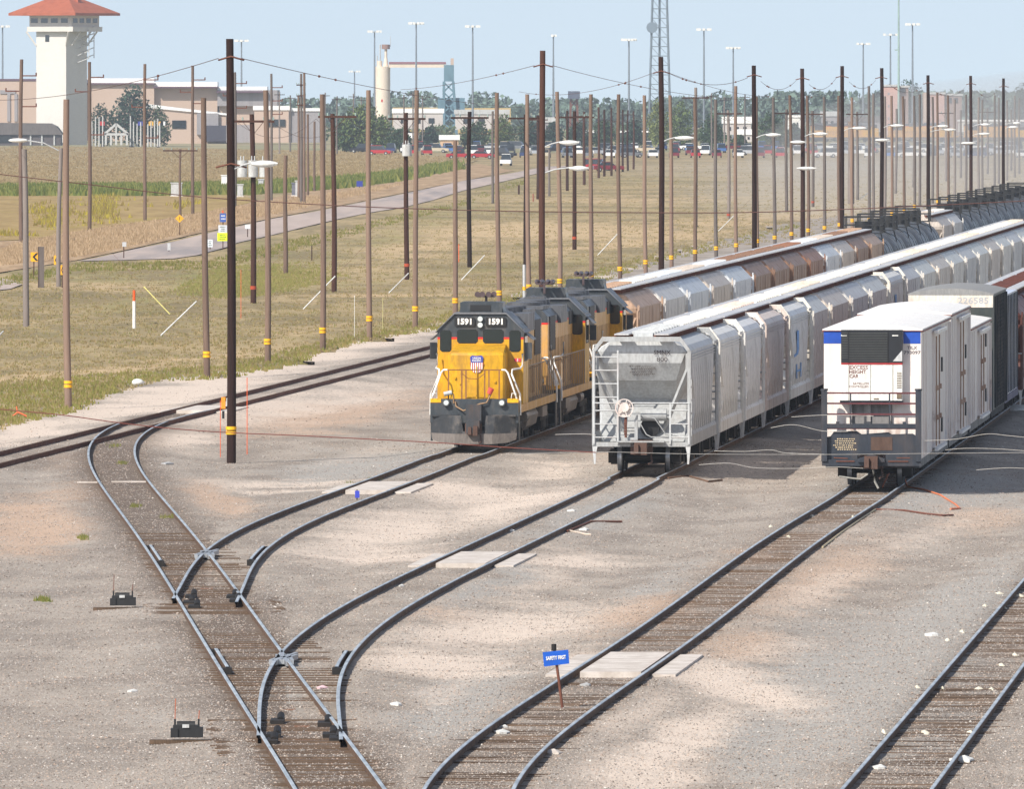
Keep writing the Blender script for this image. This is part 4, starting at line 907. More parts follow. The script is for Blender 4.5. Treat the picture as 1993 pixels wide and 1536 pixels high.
# row of tan poles with yellow bands along the dirt road
TAN=[(129,193,133,793,748),(396,190,403,733,690),(517,175,521,703,665),(627,183,628,679,643),(717,175,719,656,620),(811,175,808,637,601),(886,272,886,None,585),(967,180,972,None,570),(1026,183,1030,None,558),(1084,178,1090,None,547),(1150,183,1151,None,534),(1204,183,1207,None,523),(1254,185,1257,None,510),(1304,185,1307,None,501),(1352,191,1353,None,490),(1393,193,1394,None,483),(1432,167,1433,None,477),(1472,187,1474,None,469),(1505,189,1508,None,462),(1537,185,1541,None,455),(1571,186,1573,None,448),(1604,188,1605,None,443),(1632,186,1634,None,437),(1658,189,1659,None,429),(1691,167,1692,None,424),(1735,186,1736,None,416),(1757,187,1760,None,408),(1779,186,1780,None,401),(1824,180,1825,None,392),(1845,185,1846,None,388)]
def nth(i): return ORD[i] if i<24 else 'number %d'%(i+1)
for i,(a,b,c,d,e) in enumerate(TAN):
    d=d or HY+(e-HY)*1.079
    extra=' and a short grey top' if i==6 else ''
    pole(a,b,c,d,TANW if i<14 or i%3 else GRYW,.115,'%stan pole with a yellow band, %s in the row along the dirt road'%('short ' if i==6 else 'weathered ',nth(i)),'banded_pole','yellow-banded poles along the dirt road',e)
# tall dark lamp poles between the tracks
def lamp_arm(px,py,w,mode=1):
    def f(t,zf,xf):
        z=zf(py); x=xf(px); L=w
        sx=1 if x>0 else -1
        MB().tube([(0,0,z-.22),(x*.35-sx*.0,-.1,z-.05),(x-sx*L*.45,-.15,z+.03)] if mode==1 else [(0,0,z-.15),(x-L*.3,-.6,z-.12),(x-L*.4,-.9,z+.0)],.03,5).build('lamp_arm',GREYP if mode==1 else DRUST,t)
        k=10; rg=[]
        for j in range(k+1):
            u=j/k; q=math.sin(PI*min(max(u,.06),.96))**.55
            rg.append([(x-L/2+L*u,-.15+(0 if mode==1 else -.75)+.19*q*math.cos(2*PI*i/12),z+.0+(.10 if math.sin(2*PI*i/12)>0 else .13)*q*math.sin(2*PI*i/12)) for i in range(12)])
        MB().loft(rg,0,True).build('lamp_head',WHITE,t)
    return f
def bracket(py,half=.42):
    def f(t,zf,xf):
        z=zf(py); MB().tube([(-half,0,z-.06),(0,-.17,z+.06),(half,0,z-.06)],.03,4).build('bracket',DRUST,t)
    return f
LP=[(447,75,450,895,[bracket(113),bracket(322,.5),lamp_arm(515,318,.86)],DRKW),(1056,98,1057,711,[bracket(127),lamp_arm(1108,277,.86),lamp_arm(1127,327,.85)],REDW),(1286,110,1287,641.7,[bracket(140),lamp_arm(1332,268,.95)],DRKW),
 (1467,127,1468,586.8,[bracket(147),lamp_arm(1505,262,.85)],DRKW),(1561,133,1562,558,[bracket(153),lamp_arm(1597,260,.85),lamp_arm(1569,327,1.2,2),lamp_arm(1552,276,.9,2)],DRKW),(1639,128,1639,534.7,[bracket(149),lamp_arm(1673,249,.9)],DRKW),(1716,132,1715,511.7,[bracket(151),lamp_arm(1746,244,.9),lamp_arm(1716,272,.95,2)],DRKW),
 (1806,146,1807,483.8,[bracket(162),lamp_arm(1835,245,.8),lamp_arm(1849,252,.85)],DRKW),(1889,147,1890,458.6,[bracket(163),lamp_arm(1916,260,.9),lamp_arm(1884,278,1.2,2),lamp_arm(1918,242,.8)],DRKW),(1953,152,1954,439.2,[bracket(168),lamp_arm(1972,247,.8),lamp_arm(1979,239,.7)],DRKW)]
for i,(a,b,c,d,ar,mt) in enumerate(LP):
    pole(a,b,c,d,mt,.125,'tall dark lamp pole between the tracks, %s of its line'%nth(i),'lamp_pole','tall lamp poles between the tracks',838 if i==0 else None,ar,'lamp pole')
# distribution poles across the grass: dark shafts, some with crossarms
def crossarm(py,half,dx=0,brace=True,mat=None):
    def f(t,zf,xf):
        z=zf(py); m=MB().box((dx,-.14,z),(half*2,.10,.13))
        if brace: m.beam((dx-half*.5,-.14,z),(0,-.1,z-.75),.03).beam((dx+half*.5,-.14,z),(0,-.1,z-.75),.03)
        o=m.build('crossarm',mat or REDW,t); m=MB()
        for k in(-.95,-.5,.5,.95): m.cyl((dx+half*k,-.14,z+.06),(dx+half*k,-.14,z+.24),.05,n=6)
        m.build('insulator',flat('glass insulator',lin(150,170,165),.2),o)
    return f
def cans(py,n,w=.35,h=.75,dx=0.):
    def f(t,zf,xf):
        z=zf(py)
        for k in range(n):
            x=dx+(k-(n-1)/2)*.62; o=MB().cyl((x,-.38,z-h/2),(x,-.38,z+h/2),w/1.6,n=12).build('transformer',GREYP,t)
            MB().cyl((x-.08,-.38,z+h/2),(x-.08,-.38,z+h/2+.25),.035,n=5).cyl((x+.08,-.38,z+h/2),(x+.08,-.38,z+h/2+.25),.035,n=5).build('bushing',GREYP,o)
    return f
def oband(py):
    def f(t,zf,xf): MB().cyl((0,0,zf(py)-.1),(0,0,zf(py)+.1),.185,n=10).build('orange_mark',flat('orange mark',lin(170,70,40),.8),t)
    return f
DK=[(490,222,493,590,[crossarm(236,1.2),cans(328,3,.45,.95),oband(560)]),(647,221,650,567,[crossarm(227,1.15,.2)]),(790,219,792,543,[crossarm(231,1.2),cans(292,1,.5,.75),oband(516)]),(914,217,914,520,[crossarm(229,1.3)]),(1023,222,1023,520,[crossarm(230,1.2)]),(1118,216,1118,485,[crossarm(228,1.5),oband(463)]),(1354,170,1354,440,[crossarm(190,1.2,0,False)]),(1417,214,1418,425,[crossarm(221,1.3),oband(418)]),(1531,212,1531,412,[crossarm(220,1.3)]),(1581,215,1582,402,[crossarm(222,1.3),oband(393)]),(1668,217,1669,388,[crossarm(222,1.3)]),(1745,211,1743,376,[]),(1779,214,1778,364,[]),(1840,212,1841,352,[crossarm(220,1.2)]),(1870,214,1870,346,[]),(1922,210,1922,338,[crossarm(218,1.2)]),(1968,213,1968,332,[])]
for i,(a,b,c,d,ar) in enumerate(DK):
    pole(a,b,c,d,REDW if i in(0,1,2,5) else DRKW if i in(3,4) else GRYW,.135,'dark utility pole %s, %s of the line crossing the grass'%('with grey transformers' if i in(0,2) else 'with a crossarm' if ar else 'with a bare top',nth(i)),'utility_pole','dark utility poles across the grass',None,ar,'utility pole')
# short red-brown poles by the far road
for i,(x,a,d,r) in enumerate([(1047,224,387,.16),(1069,290,381,.12),(1104,215,371,.15),(1137,217,359,.16),(1165,208,346,.15),(1176,213,343,.15),(1190,209,342,.14),(1222,214,332,.14),(1233,216,329,.14),(1212,213,334,.14),(959,216,395,.12)]):
    pole(x,a,x,d,GRYW if i in(1,10) else REDW,r,'slim red brown pole near the end of the far road, %s from the left'%nth(i),'utility_pole','slim poles by the far road',None,[crossarm(a+9,1.1,0,False)] if i in(0,3,7) else [],'utility pole')
# field line on the left: tall slim poles with staggered arms, and others
def stagger(ys,side):
    def f(t,zf,xf):
        m=MB()
        for y,s in zip(ys,side): m.beam((0,0,zf(y)),(s*1.25,0,zf(y)),.14,.10); m.cyl((s*1.2,0,zf(y)),(s*1.2,0,zf(y)+.25),.06,n=5)
        m.build('insulator_arm',DRUST,t)
    return f
for i,(x,a,d,ys) in enumerate([(42,115,472,(147,177,207)),(174,120,450,(150,178,262)),(282,124,430,(155,208,268)),(375,127,417,(155,179,201)),(457,140,405,(162,186,210))]):
    pole(x,a,x-1 if i==0 else x,d,GRYW if i==4 else TANW,.14,'slim field pole with staggered side arms, %s from the left edge'%nth(i),'field_pole','slim poles along the brown field',None,[stagger(ys,(1,-1,1))],'utility pole')
pole(47,290,51,635,GRYW,.135,'weathered grey pole standing left of the chevron signs',name='wooden_pole')
pole(119,288,114,558,GRYW,.12,'grey pole carrying a street lamp on a long left arm beside the chevron sign','lamp_pole',None,None,[lambda t,zf,xf:(MB().tube([(0,0,zf(293)),(xf(85),-.1,zf(278)),(xf(52),-.1,zf(273))],.045,5).build('lamp_arm',GREYP,t),MB().ball((xf(36),-.1,zf(273)),.6,0,10,6,(1.05,.4,.22)).build('lamp_head',WHITE,t))],'lamp pole')
for i,(x,a,d,c) in enumerate([(351,290,430,[crossarm(293,1.6)]),(556,302,532,[]),(528,143,390,[stagger((170,196,222),(1,1,1))]),(586,143,395,[crossarm(165,.5,0,False),crossarm(186,.5,0,False),crossarm(204,.5,0,False)]),(592,141,396,[]),(581,186,388,[]),(599,222,380,[]),(612,236,372,[])]):
    pole(x,a,x,d,GRYW if i in(2,3) else TANW,.13 if i else .1,['short grey pole with a wide crossarm behind the yellow diamond sign','short bare pole in the grass right of the dark pole','tall pole with three side arms near the grey cabinets','tall pole with stacked crossarms near the grey cabinets','bare tall pole paired with the stacked crossarm pole','thin pole left of the stacked crossarm pole','thin shorter pole right of the stacked crossarm pole','thinnest pole right of the stacked crossarm pole'][i],'utility_pole',None,None,c,'utility pole')
for i,x in enumerate((544,565,633,656,688,703,786,804,822,1385,1410,1450)):
    y=300-(i%3)*4; pole(x,178+(i*7)%12,x,y,GRYW,.14,'faint thin pole far off before the blue tree line, %s from the left'%nth(i),'utility_pole','faint far poles',None,[crossarm(180+(i*7)%12+4,1.0,0,False)],'utility pole')
for i,x in enumerate((1700,1722,1760,1790,1815,1858,1880,1905,1912,1936,1944,1960,1975,1984)):
    y=420-i*6.3; pole(x,182+(i*5)%14,x,y,GRYW,.12,'pale grey pole in the dusty yard at right, %s from the left'%nth(i),'utility_pole','pale poles in the dust',None,[],'utility pole')
pole(1655,236,1656,396,GRYW,.3,'thick grey pole in the dusty yard beyond the train',name='utility_pole',cat='utility pole')
# grey pipe beside a banded pole
p=P(1020,600); t=thing('steel_pipe','pale grey steel pipe standing beside a banded pole behind the locomotives','pipe',p); MB().cyl((0,0,0),(0,0,(600-515)*p.y/F),.09,n=8).build('pipe',GREYP,t); MB().cyl((0,0,1.0),(0,0,1.2),.11,n=8).build('yellow_mark',YBAND,t)
# guy-wire guards (white tubes) and the wires they carry
for i,(a,b,c,d,mt,lab) in enumerate([(313,653,382,587,WHITE,'white slanting guy guard in front of the second banded pole'),(331,612,280,558,flat('yellow tube',lin(205,195,120),.6),'yellow slanting guy guard left of the white one'),(590,602,652,538,WHITE,'white slanting guy guard crossing the fourth banded pole'),(757,570,795,532,WHITE,'white slanting guy guard at the foot of a dark utility pole'),(898,545,943,497,WHITE,'white slanting guy guard right of the short banded pole'),(1163,497,1202,455,WHITE,'white slanting guy guard among the middle banded poles'),(1398,450,1428,420,WHITE,'white slanting guy guard farther along the banded poles'),(1672,388,1705,365,WHITE,'faint white slanting guy guard in the dusty yard'),(-8,660,6,645,WHITE,'white slanting guy guard cut by the left edge')]):
    p=P(a,b); q=PD(c,d,p.y+ (2.5)); t=thing('guy_guard',lab,'guy guard',p,0,'slanting guy wire guards'); MB().tube([(0,0,0),q-p],.035,6).build('guard_tube',mt,t)
    MB().tube([q-p,(q-p)*2.2],.008,4).build('guy_wire',DRUST,t)
# markers, stakes
p=P(261,640); t=thing('pipeline_marker','white marker post with an orange top in the mown grass','marker post',p); MB().cyl((0,0,0),(0,0,1.4),.085,n=10).build('post',WHITE,t); MB().cyl((0,0,1.4),(0,0,1.95),.07,n=10).build('cap',ORANGE,t)
for x,a,b,c,lab,r,mt in((429,780,890,0,'thin orange survey stake left of the big dark pole',.012,ORANGE),(481,735,885,0,'thin orange survey stake right of the big dark pole',.014,ORANGE),(690,575,656,0,'thin white survey rod by the fifth banded pole',.012,WHITE),(745,580,640,0,'thin yellow survey rod right of the fifth banded pole',.014,flat('pale yellow rod',lin(205,200,140),.6)),(607,478,507,0,'short dark stake in the grass',.04,REDW),(1010,360,378,0,'short brown post near the road end',.12,REDW),(1038,377,392,0,'second short brown post near the road end',.1,flat('clay brown',lin(150,100,80),.8)),(893,475,510,0,'red tipped stake beside the short banded pole',.03,ORANGE),(469,525,620,0,'faint orange flagged stake right of the big dark pole',.014,ORANGE)):
    p=P(x,b); t=thing('survey_stake',lab,'stake',p,0,'stakes and rods'); MB().tube([(0,0,0),(.0,0,(b-a)*p.y/F)],r,5).build('rod',mt,t)
p=P(434,890); z=lambda y:(890-y)*p.y/F
t=thing('pole_sign','small white sign with red lines fixed to the big dark pole','sign',P(450,893)); MB().bx(-.15,.15,-.2,-.18,z(788),z(772)).build('plate',WHITE,t); scribble(t,-.12,.12,z(776),2,-.205,RED,.06,.12,3)
t=thing('warning_tag','orange tag hanging left of the big dark pole','tag',P(434,890)); MB().bx(-.06,.08,-.02,.02,z(796),z(773)).build('tag',flat('amber orange',lin(235,150,40),.6),t); MB().bx(-.03,.05,-.01,.01,z(815),z(800)).build('weight',BLACK,t)
# blue safety sign
p=P(1096,1383); t=thing('safety_sign','blue sign reading SAFETY FIRST on a thin leaning brown post','sign',p); s=p.y/F
q=lambda x,y:((x-1096)*s,0,(1383-y)*s)
MB().tube([(0,0,-.05),q(1084,1298),q(1078,1262)],.028,6).build('post',DRUST,t)
m=MB(); a=[q(1056,1270),q(1106,1265),q(1108,1292),q(1059,1298)]; m.add([(x,-.06,z) for x,_,z in a]+[(x,-.045,z) for x,_,z in a],[(0,1,2,3),(7,6,5,4),(0,4,5,1),(1,5,6,2),(2,6,7,3),(3,7,4,0)]); o=m.build('sign_plate',flat('sign blue',lin(18,88,190),.4),t)
c=q(1082,1281); text('SAFETY FIRST',.10,WHITE,o,(c[0],-.066,c[2]),(PI/2,-R(4.5),0),w=.385,bold=.003)
a=q(1078,1262); MB().cyl((a[0],-.02,a[2]-.05),(a[0],-.02,a[2]+.08),.05,n=8).build('post_cap',DARK,t)
# road signs
def sign(x,yb,plates,lab,cat='sign',pr=.04,post=None):
    p=P(x,yb); s=p.y/F; t=thing('road_sign',lab,cat,p,0); top=min(pl[2] for pl in plates); MB().tube([(0,0,0),(0,0,(yb-top)*s)],pr,5).build('post',post or REDW,t)
    for x0,x1,y0,y1,mt,shape in plates:
        a,b,c,d=(x0-x)*s,(x1-x)*s,(yb-y1)*s,(yb-y0)*s
        pts=[(a,c),(b,c),(b,d),(a,d)] if shape!='d' else [((a+b)/2,c),(b,(c+d)/2),((a+b)/2,d),(a,(c+d)/2)]
        o=MB().prism(pts,-.09,-.06).build('sign_plate',mt,t); w=b-a;h=d-c
        if shape=='c': MB().prism([(a+w*.62,c+h*.08),(a+w*.92,c+h*.08),(a+w*.5,c+h*.5),(a+w*.92,c+h*.92),(a+w*.62,c+h*.92),(a+w*.2,c+h*.5)],-.1,-.091).build('chevron',BLACK,o)
        if shape=='t': scribble(o,a+w*.15,b-w*.15,d-h*.25,3,-.092,flat('sign ink',lin(70,90,60),.7),h*.14,h*.25,int(x))
        if shape=='w': scribble(o,a+w*.15,b-w*.15,d-h*.3,2,-.092,WHITE,h*.16,h*.35,int(x))
        if shape=='d': MB().box(((a+b)/2,-.095,(c+d)/2),(w*.07,.008,h*.45)).build('sign_mark',flat('sign brown',lin(110,80,30),.7),o)
YS=flat('road sign yellow',lin(240,175,25),.5)
sign(66,540,[(60,76,491,509,YS,'c')],'yellow chevron road sign, left one, facing the camera')
sign(111,540,[(105,114,497,515,YS,'c')],'narrow yellow chevron road sign half hidden by a grey pole')
sign(121,560,[(118,124,516,535,YS,'c')],'narrow dark chevron sign right of the grey lamp pole')
sign(77,560,[(75,86,480,560,GRYW,'r')],'tall grey plank post between the chevron signs',pr=.1)
sign(350,458,[(341,358,417,433,YS,'d')],'yellow diamond road sign with pale marker pole behind it')
sign(434,485,[(428,440,415,432,flat('road sign blue',lin(60,95,175),.5),'w'),(425,442,438,453,flat('road sign grey white',lin(210,214,220),.5),'t'),(423,444,453,469,flat('fluorescent yellow green',lin(225,250,20),.5),'t'),(431,436,409,415,ORANGE,'d')],'stacked road sign of blue, white and fluorescent yellow plates by the road')
sign(409,486,[(404,414,466,481,flat('road sign white',lin(220,226,230),.5),'t')],'small white road sign beside the asphalt')
sign(482,462,[(477,487,437,445,MC['road sign white'],'r')],'small white road plate on two thin legs')
sign(241,503,[(238,246,471,480,GREYP,'r')],'small grey sign back at the road edge')
sign(329,490,[(326,332,473,487,GREYP,'r')],'tilted grey sign standing on the road shoulder')
sign(700,366,[(694,706,352,363,flat('sign deep blue',lin(45,60,150),.5),'r')],'small blue sign by the hedge')
for i,(x0,x1,y0,y1,mt) in enumerate([(333,354,357,383,GREYP),(431,444,342,370,WHITE),(462,473,360,384,GREYP),(568,576,357,382,flat('dark grey cabinet',lin(110,112,124),.6)),(575,582,353,383,GREYP),(503,513,350,370,GREYP)]):
    p=P((x0+x1)/2,y1); s=p.y/F; w=(x1-x0)*s; h=(y1-y0)*s
    t=thing('utility_cabinet','grey utility cabinet by the field hedge, %s from the left'%nth(i),'utility cabinet',p,0,'utility cabinets by the hedge'); MB().bx(-w/2,w/2,-.5,.5,.15,h).bx(-w/2-.08,w/2+.08,-.58,.58,h,h+.12).build('cabinet',mt,t); MB().bx(-w*.45,w*.45,-.53,-.51,.3,h-.2).build('cabinet_door',mt,t); MB().bx(-w/2-.1,w/2+.1,-.6,.6,0,.15).build('plinth',CONC,t)
# small things lying about
p=P(268,749); t=MB().ball((0,0,.1),.2,0,9,5,(1.3,1,.75)).build('white_rock',WHITE,label='white rock lying on the grass strip beside the dirt road',cat='rock'); t.location=p
p=P(40,812); t=thing('orange_stake','broken orange stake lying at the roadside, lower left','stake',p); MB().tube([(-.3,0,.02),(-.1,0,.18),(.25,0,.02)],.04,5).tube([(-.1,0,.15),(-.15,0,.4)],.03,5).build('stick',flat('faded orange wood',lin(215,110,70),.8),t)
p=PG(222,946); t=thing('plank','long pale plank lying across the ladder track','plank',p); m=MB().box((-.75,0,.06),(.75,.2,.04)).box((.45,-.1,.08),(1.05,.2,.04)); m.build('board',CONC,t)
p=PG(695,976); s=p.y/F; t=thing('track_derail_flag','small blue flag marker between the rails in front of the leading locomotive','flag',p); MB().tube([(0,0,0),(0,0,.3)],.02,5).build('stem',DARK,t); MB().bx(-.06,.07,-.02,.02,.06,.27).build('flag',flat('flag blue',lin(55,70,190),.6),t)
for i,(x,y,w,mt) in enumerate([(975,1432,.17,WHITE),(981,1422,.10,WHITE),(626,1345,.13,flat('pink paper',lin(240,205,210),.7)),(1711,1502,.17,WHITE),(781,1146,.10,WHITE),(1136,1037,.16,WHITE),(1112,999,.14,WHITE),(994,1038,.15,WHITE),(723,960,.16,CONC),(1073,1473,.25,CONC),(1140,1340,.12,GREYP),(258,1342,.12,WHITE),(770,1376,.14,WHITE),(1870,1487,.32,WHITE),(1815,1240,.2,WHITE),(325,906,.2,GREYP)]):
    p=PG(x,y,.01); rr=random.Random(i); m=MB(); k=7
    pts=[(w*(.6+.5*rr.random())*math.cos(2*PI*j/k),w*2.2*(.6+.5*rr.random())*math.sin(2*PI*j/k),.01+.15*w*rr.random()) for j in range(k)]
    m.add(pts+[(w*.2,0,.03+.22*w)],[(j,(j+1)%k,k) for j in range(k)]); m.add([(a,b,-.02) for a,b,_ in pts]+pts,[(j,(j+1)%k,k+(j+1)%k,k+j) for j in range(k)])
    o=m.build('litter_scrap',mt,label='%s scrap of litter on the ballast, %s'%('pink' if i==2 else 'pale',['below the blue sign post','just behind the one below the blue sign','beside the near frog','by the empty track at lower right','small, on the hopper track','near the left rail of the hopper track','farther up the hopper track','between the rails short of the near panel','beside the blue flag','stone coloured, at the bottom rail curve','between the rails right of the blue sign post','in the gravel left of the ladder','right of the ladder foot','wide, on the empty track','inside the empty track','at the foot of the big dark pole'][i]),cat='litter'); o.location=p
# grain spilt along the empty track
m=MB(); rr=random.Random(9)
for x,y,w in((1945,1162,.7),(1985,1164,.5),(1917,1186,.35),(1955,1188,.25),(1873,1236,.35),(1785,1345,.3),(1835,1345,.25),(1905,1346,.5),(1930,1347,.3),(1845,1252,.3),(1720,1431,.25),(1800,1431,.5),(1890,1432,.35),(1975,1280,.3),(1500,1030,.3),(1535,1048,.3),(1580,1008,.35),(1660,1010,.2),(1950,1300,.35)):
    w*=.45; c=PG(x,y,.01); k=9; pts=[Vector((c.x+w*(.5+.6*rr.random())*math.cos(2*PI*j/k),c.y+1.5*(.4+.8*rr.random())*math.sin(2*PI*j/k),.01)) for j in range(k)]
    m.add(pts+[c+Vector((0,0,.04))],[(j,(j+1)%k,k) for j in range(k)])
o=m.build('spilt_grain',flat('spilt pale grain',lin(235,228,205),.9)); tag(o,'pale grain spilt in small heaps along the empty track','grain','',kind='stuff')
# hoses and sticks on the ground
def gline(name,pts,r,mt,lab,cat):
    q=[PG(x,y)+Vector((0,0,.03+ (dz[0] if dz else 0))) for x,y,*dz in pts]; o=q[0]
    t=MB().tube([a-o for a in q],r,5).build(name,mt,label=lab,cat=cat); t.location=o; return t
gline('air_line',[(1718,952),(1728,946,.25),(1742,940,.45),(1757,944,.3),(1766,956,.05),(1800,959),(1830,966),(1860,980),(1868,987),(1850,989)],.028,flat('orange hose',lin(222,130,90),.6),'orange hose looping from the boxcar coupler across the ballast','hose')
gline('air_line',[(1704,997),(1760,998),(1800,1001),(1835,1002),(1855,998)],.028,paint('brown hose',lin(112,66,52),.7),'brown hose lying right of the boxcar track','hose')
gline('air_line',[(1601,1072),(1640,1040),(1680,1012),(1704,997)],.03,flat('pale hose',lin(186,172,140),.7),'pale hose lying along the boxcar track rail','hose')
gline('stick_pile',[(1104,1040),(1150,1022),(1210,1020)],.035,DRUST,'bent rusty rod beside the hopper track','rod')
gline('stick_pile',[(1300,936),(1340,932),(1380,940),(1405,936)],.035,paint('dry stick',lin(120,92,74),.8),'bent rusty rods at the end of the hopper shadow','rod')
gline('stick_pile',[(1106,1038),(1140,1046),(1150,1046)],.03,flat('pale stick',lin(205,190,175),.7),'pale stick beside the hopper track','rod')
p=P(1975,800); m=MB(); m.ball((0,0,.0),.9,0,12,6,(1.0,2.2,.28)); o=m.build('plastic_sheet',WHITE,label='white plastic sheet lying beside the right train',cat='plastic sheet'); o.location=p
# ================================================================ overhead wires
WIRE=flat('copper brown wire',lin(92,58,50),.6); WIRE2=flat('pale slack cable',lin(196,192,184),.5); 
def wire(pts,d0,d1,r,mt,lab,group):
    n=len(pts); X0,X1=pts[0][0],pts[-1][0]; out=[]
    for k in range(n-1):
        p0=pts[max(k-1,0)];p1=pts[k];p2=pts[k+1];p3=pts[min(k+2,n-1)]
        for j in range(6):
            u=j/6; f=lambda a,b,c,d:.5*((2*b)+(-a+c)*u+(2*a-5*b+4*c-d)*u*u+(-a+3*b-3*c+d)*u**3)
            x,y=f(p0[0],p1[0],p2[0],p3[0]),f(p0[1],p1[1],p2[1],p3[1]); out.append(PD(x,y,d0+(d1-d0)*(x-X0)/(X1-X0)))
    out.append(PD(*pts[-1],d1)); o=out[0]
    t=MB().tube([a-o for a in out],r,5).build('overhead_wire',mt,label=lab,cat='wire',group=group); t.location=o; return t
WG='overhead wires'
wire([(-40,331),(0,339),(200,362),(400,384),(700,402),(1000,411),(1300,414),(1467,413),(1700,405),(1993,391),(2040,388)],560,560,.022,WIRE,'long brown wire sagging across the whole view in front of the grass',WG)
wire([(-40,793),(0,797),(120,808),(230,823),(330,834),(440,842),(600,849),(850,862),(1000,872),(1160,881)],335,335,.014,flat('red brown wire',lin(122,66,56),.6),'low red brown wire crossing from the left edge past the big dark pole',WG)
wire([(1000,884),(1165,880),(1350,884),(1620,885),(1800,883),(2030,881)],335,345,.008,WIRE2,'thin pale wire crossing at coupler height',WG)
for i,q in enumerate([[(1080,846),(1140,845),(1160,848)],[(1390,878),(1450,879),(1500,876),(1530,882),(1610,885)],[(1360,905),(1420,902),(1470,911),(1560,912),(1620,909),(1680,912)],[(1540,812),(1610,808),(1700,810)],[(1500,833),(1545,827),(1600,839),(1650,840)],[(1800,858),(1860,855),(1920,845),(1960,848),(2010,853)],[(1840,876),(1880,873),(1940,874),(2010,879)],[(1900,915),(1960,911),(2010,913)]]):
    wire(q,345,345,.007,WIRE2,'pale slack cable seen against the %s'%['shadow beside the leading locomotive','shadow right of the hopper car, middle one','ground below the hopper shadow, lowest one','flank of the boxcar, upper one','shadow right of the hopper car, upper one','shadow right of the boxcars, middle one','shadow right of the boxcars, lower one','lit ground at right, lowest one'][i],WG)
def span(x0,y0,d0,x1,y1,d1,sag,lab,r=.012,beads=True):
    a=PD(x0,y0,d0);b=PD(x1,y1,d1); pts=[a.lerp(b,k/24)-Vector((0,0,sag*4*(k/24)*(1-k/24))) for k in range(25)]
    t=thing('overhead_wire',lab,'wire',a,0,WG); MB().tube([p-a for p in pts],r,4).build('wire',WIRE,t)
    if beads:
        m=MB()
        for k in(4,5,20): 
            p=a.lerp(b,k/24)-Vector((0,0,sag*4*(k/24)*(1-k/24))); q=(b-a).normalized(); m.cyl(p-q*.12*d0/400-a,p+q*.12*d0/400-a,.05,n=6)
        m.build('insulator',DRUST,t)
dl=[F*H/(d-HY) for _,_,_,d,_,_ in LP]
span(425,113,401,-60,192,640,.5,'wire from the big dark pole down to the left edge'); span(470,113,401,1020,209,760,.3,'wire from the big dark pole down toward the middle of the yard')
span(1040,127,540,780,174,820,.2,'wire from the second lamp pole down to the left'); span(1075,127,540,1640,178,900,1.0,'wire from the second lamp pole down to the right')
for k in range(2,len(LP)-1):
    span(LP[k][0]+14,LP[k][1]+31,dl[k],LP[k+1][0]-12,LP[k+1][1]+24,dl[k+1],.5,'wire between the %s and %s tall lamp poles'%(nth(k),nth(k+1)),.014)
span(1275,140,621,1010,178,860,.6,'wire from the third lamp pole down to the left'); span(1298,140,621,1520,187,1000,.4,'wire from the third lamp pole down to the right')
for i,(a,b) in enumerate(zip(DK[:-1],DK[1:])):
    if i>9: break
    da=F*H/(a[3]-HY);db=F*H/(b[3]-HY)
    for j,dx in enumerate((-1,1)):
        span(a[0]+dx*F/da,a[1]+(10 if i!=6 else 22),da,b[0]+dx*F/db,b[1]+(10 if i!=5 else 22),db,1.1,'%s power line between the %s and %s dark utility poles'%(('left','right')[j],nth(i),nth(i+1)),.011,False)
# ================================================================ fields, road, far ground
def sheet(name,polypx,z,mat,kind='structure',sub=6):
    pts=[P(x,y,z) for x,y in polypx]; c=MB(); c.add(pts,[tuple(range(len(pts)))]); o=c.build(name,mat); o['kind']=kind; return o
g=NT('far dry ground'); a=g.noise(g.coord((.004,.0015,1),True),1,4); b=g.noise(g.coord((.05,.012,1),True),1,4)
FARG=g.col(g.mix(g.rng(b,.3,.7),g.mix(g.rng(a,.35,.65),lin(150,144,112),lin(128,132,98)),lin(168,156,124)),.95,0,.1)
o=MB().add([(-6000,-200,-.45),(6000,-200,-.45),(6000,9000,-.45),(-6000,9000,-.45)],[(0,1,2,3)]).build('ground',FARG); o['kind']='structure'
# mown grass between road and yard
ys=np.linspace(905,296,330); xs=np.linspace(-500,2600,260); gx,gy=np.meshgrid(xs,ys); Dg=F*H/(gy-HY); X=(gx-CX)*Dg/F
Z=.02+.06*(vnoise(X,Dg,.12,41)-.5)+.04*(vnoise(X,Dg,.5,42)-.5)
wx=gx+80*(vnoise(X,Dg,.12,43)-.5); wy=gy+16*(vnoise(X,Dg,.06,44)-.5)+8*(vnoise(X,Dg,.3,45)-.5)
GRN=[(200,760,330,26,-8,.8),(430,735,240,22,-12,.9),(640,685,240,16,-12,.8),(410,545,130,34,0,1),(250,590,120,26,-10,.7),(330,640,200,14,0,.35),(760,460,160,24,-12,.7),(600,510,160,34,0,.6),(860,610,300,26,-14,.6),(1000,520,340,12,-4,.6),(850,420,200,26,-14,.6),(960,352,120,22,0,.9),(1200,350,400,14,0,.45),(1300,400,420,10,-3,.4),(560,610,200,10,0,.4),(180,540,260,14,4,.7),(650,555,260,10,-2,.45),(960,600,240,18,-10,.5),(130,690,220,18,0,.35),(500,470,60,14,-14,.8),(80,650,160,12,0,.45),(1050,395,120,10,0,.5)]
TAN_=[(1050,450,400,22,0,.9),(800,480,170,26,-8,.7),(700,520,120,14,0,.6),(1250,470,300,14,-6,.7),(200,720,300,14,-5,.6),(350,700,300,10,-6,.6),(660,575,200,8,0,.7),(800,575,260,8,-2,.6),(200,555,200,16,0,.5),(1500,420,400,20,-5,.6),(600,640,200,8,-6,.5),(1200,390,500,10,0,.5)]
DKG=[(300,600,160,18,-10,.6),(120,580,160,20,0,.5),(700,565,300,8,0,.4),(600,620,260,14,-6,.4),(1050,520,360,8,-2,.5),(250,660,240,10,0,.4),(560,500,140,10,0,.4)]
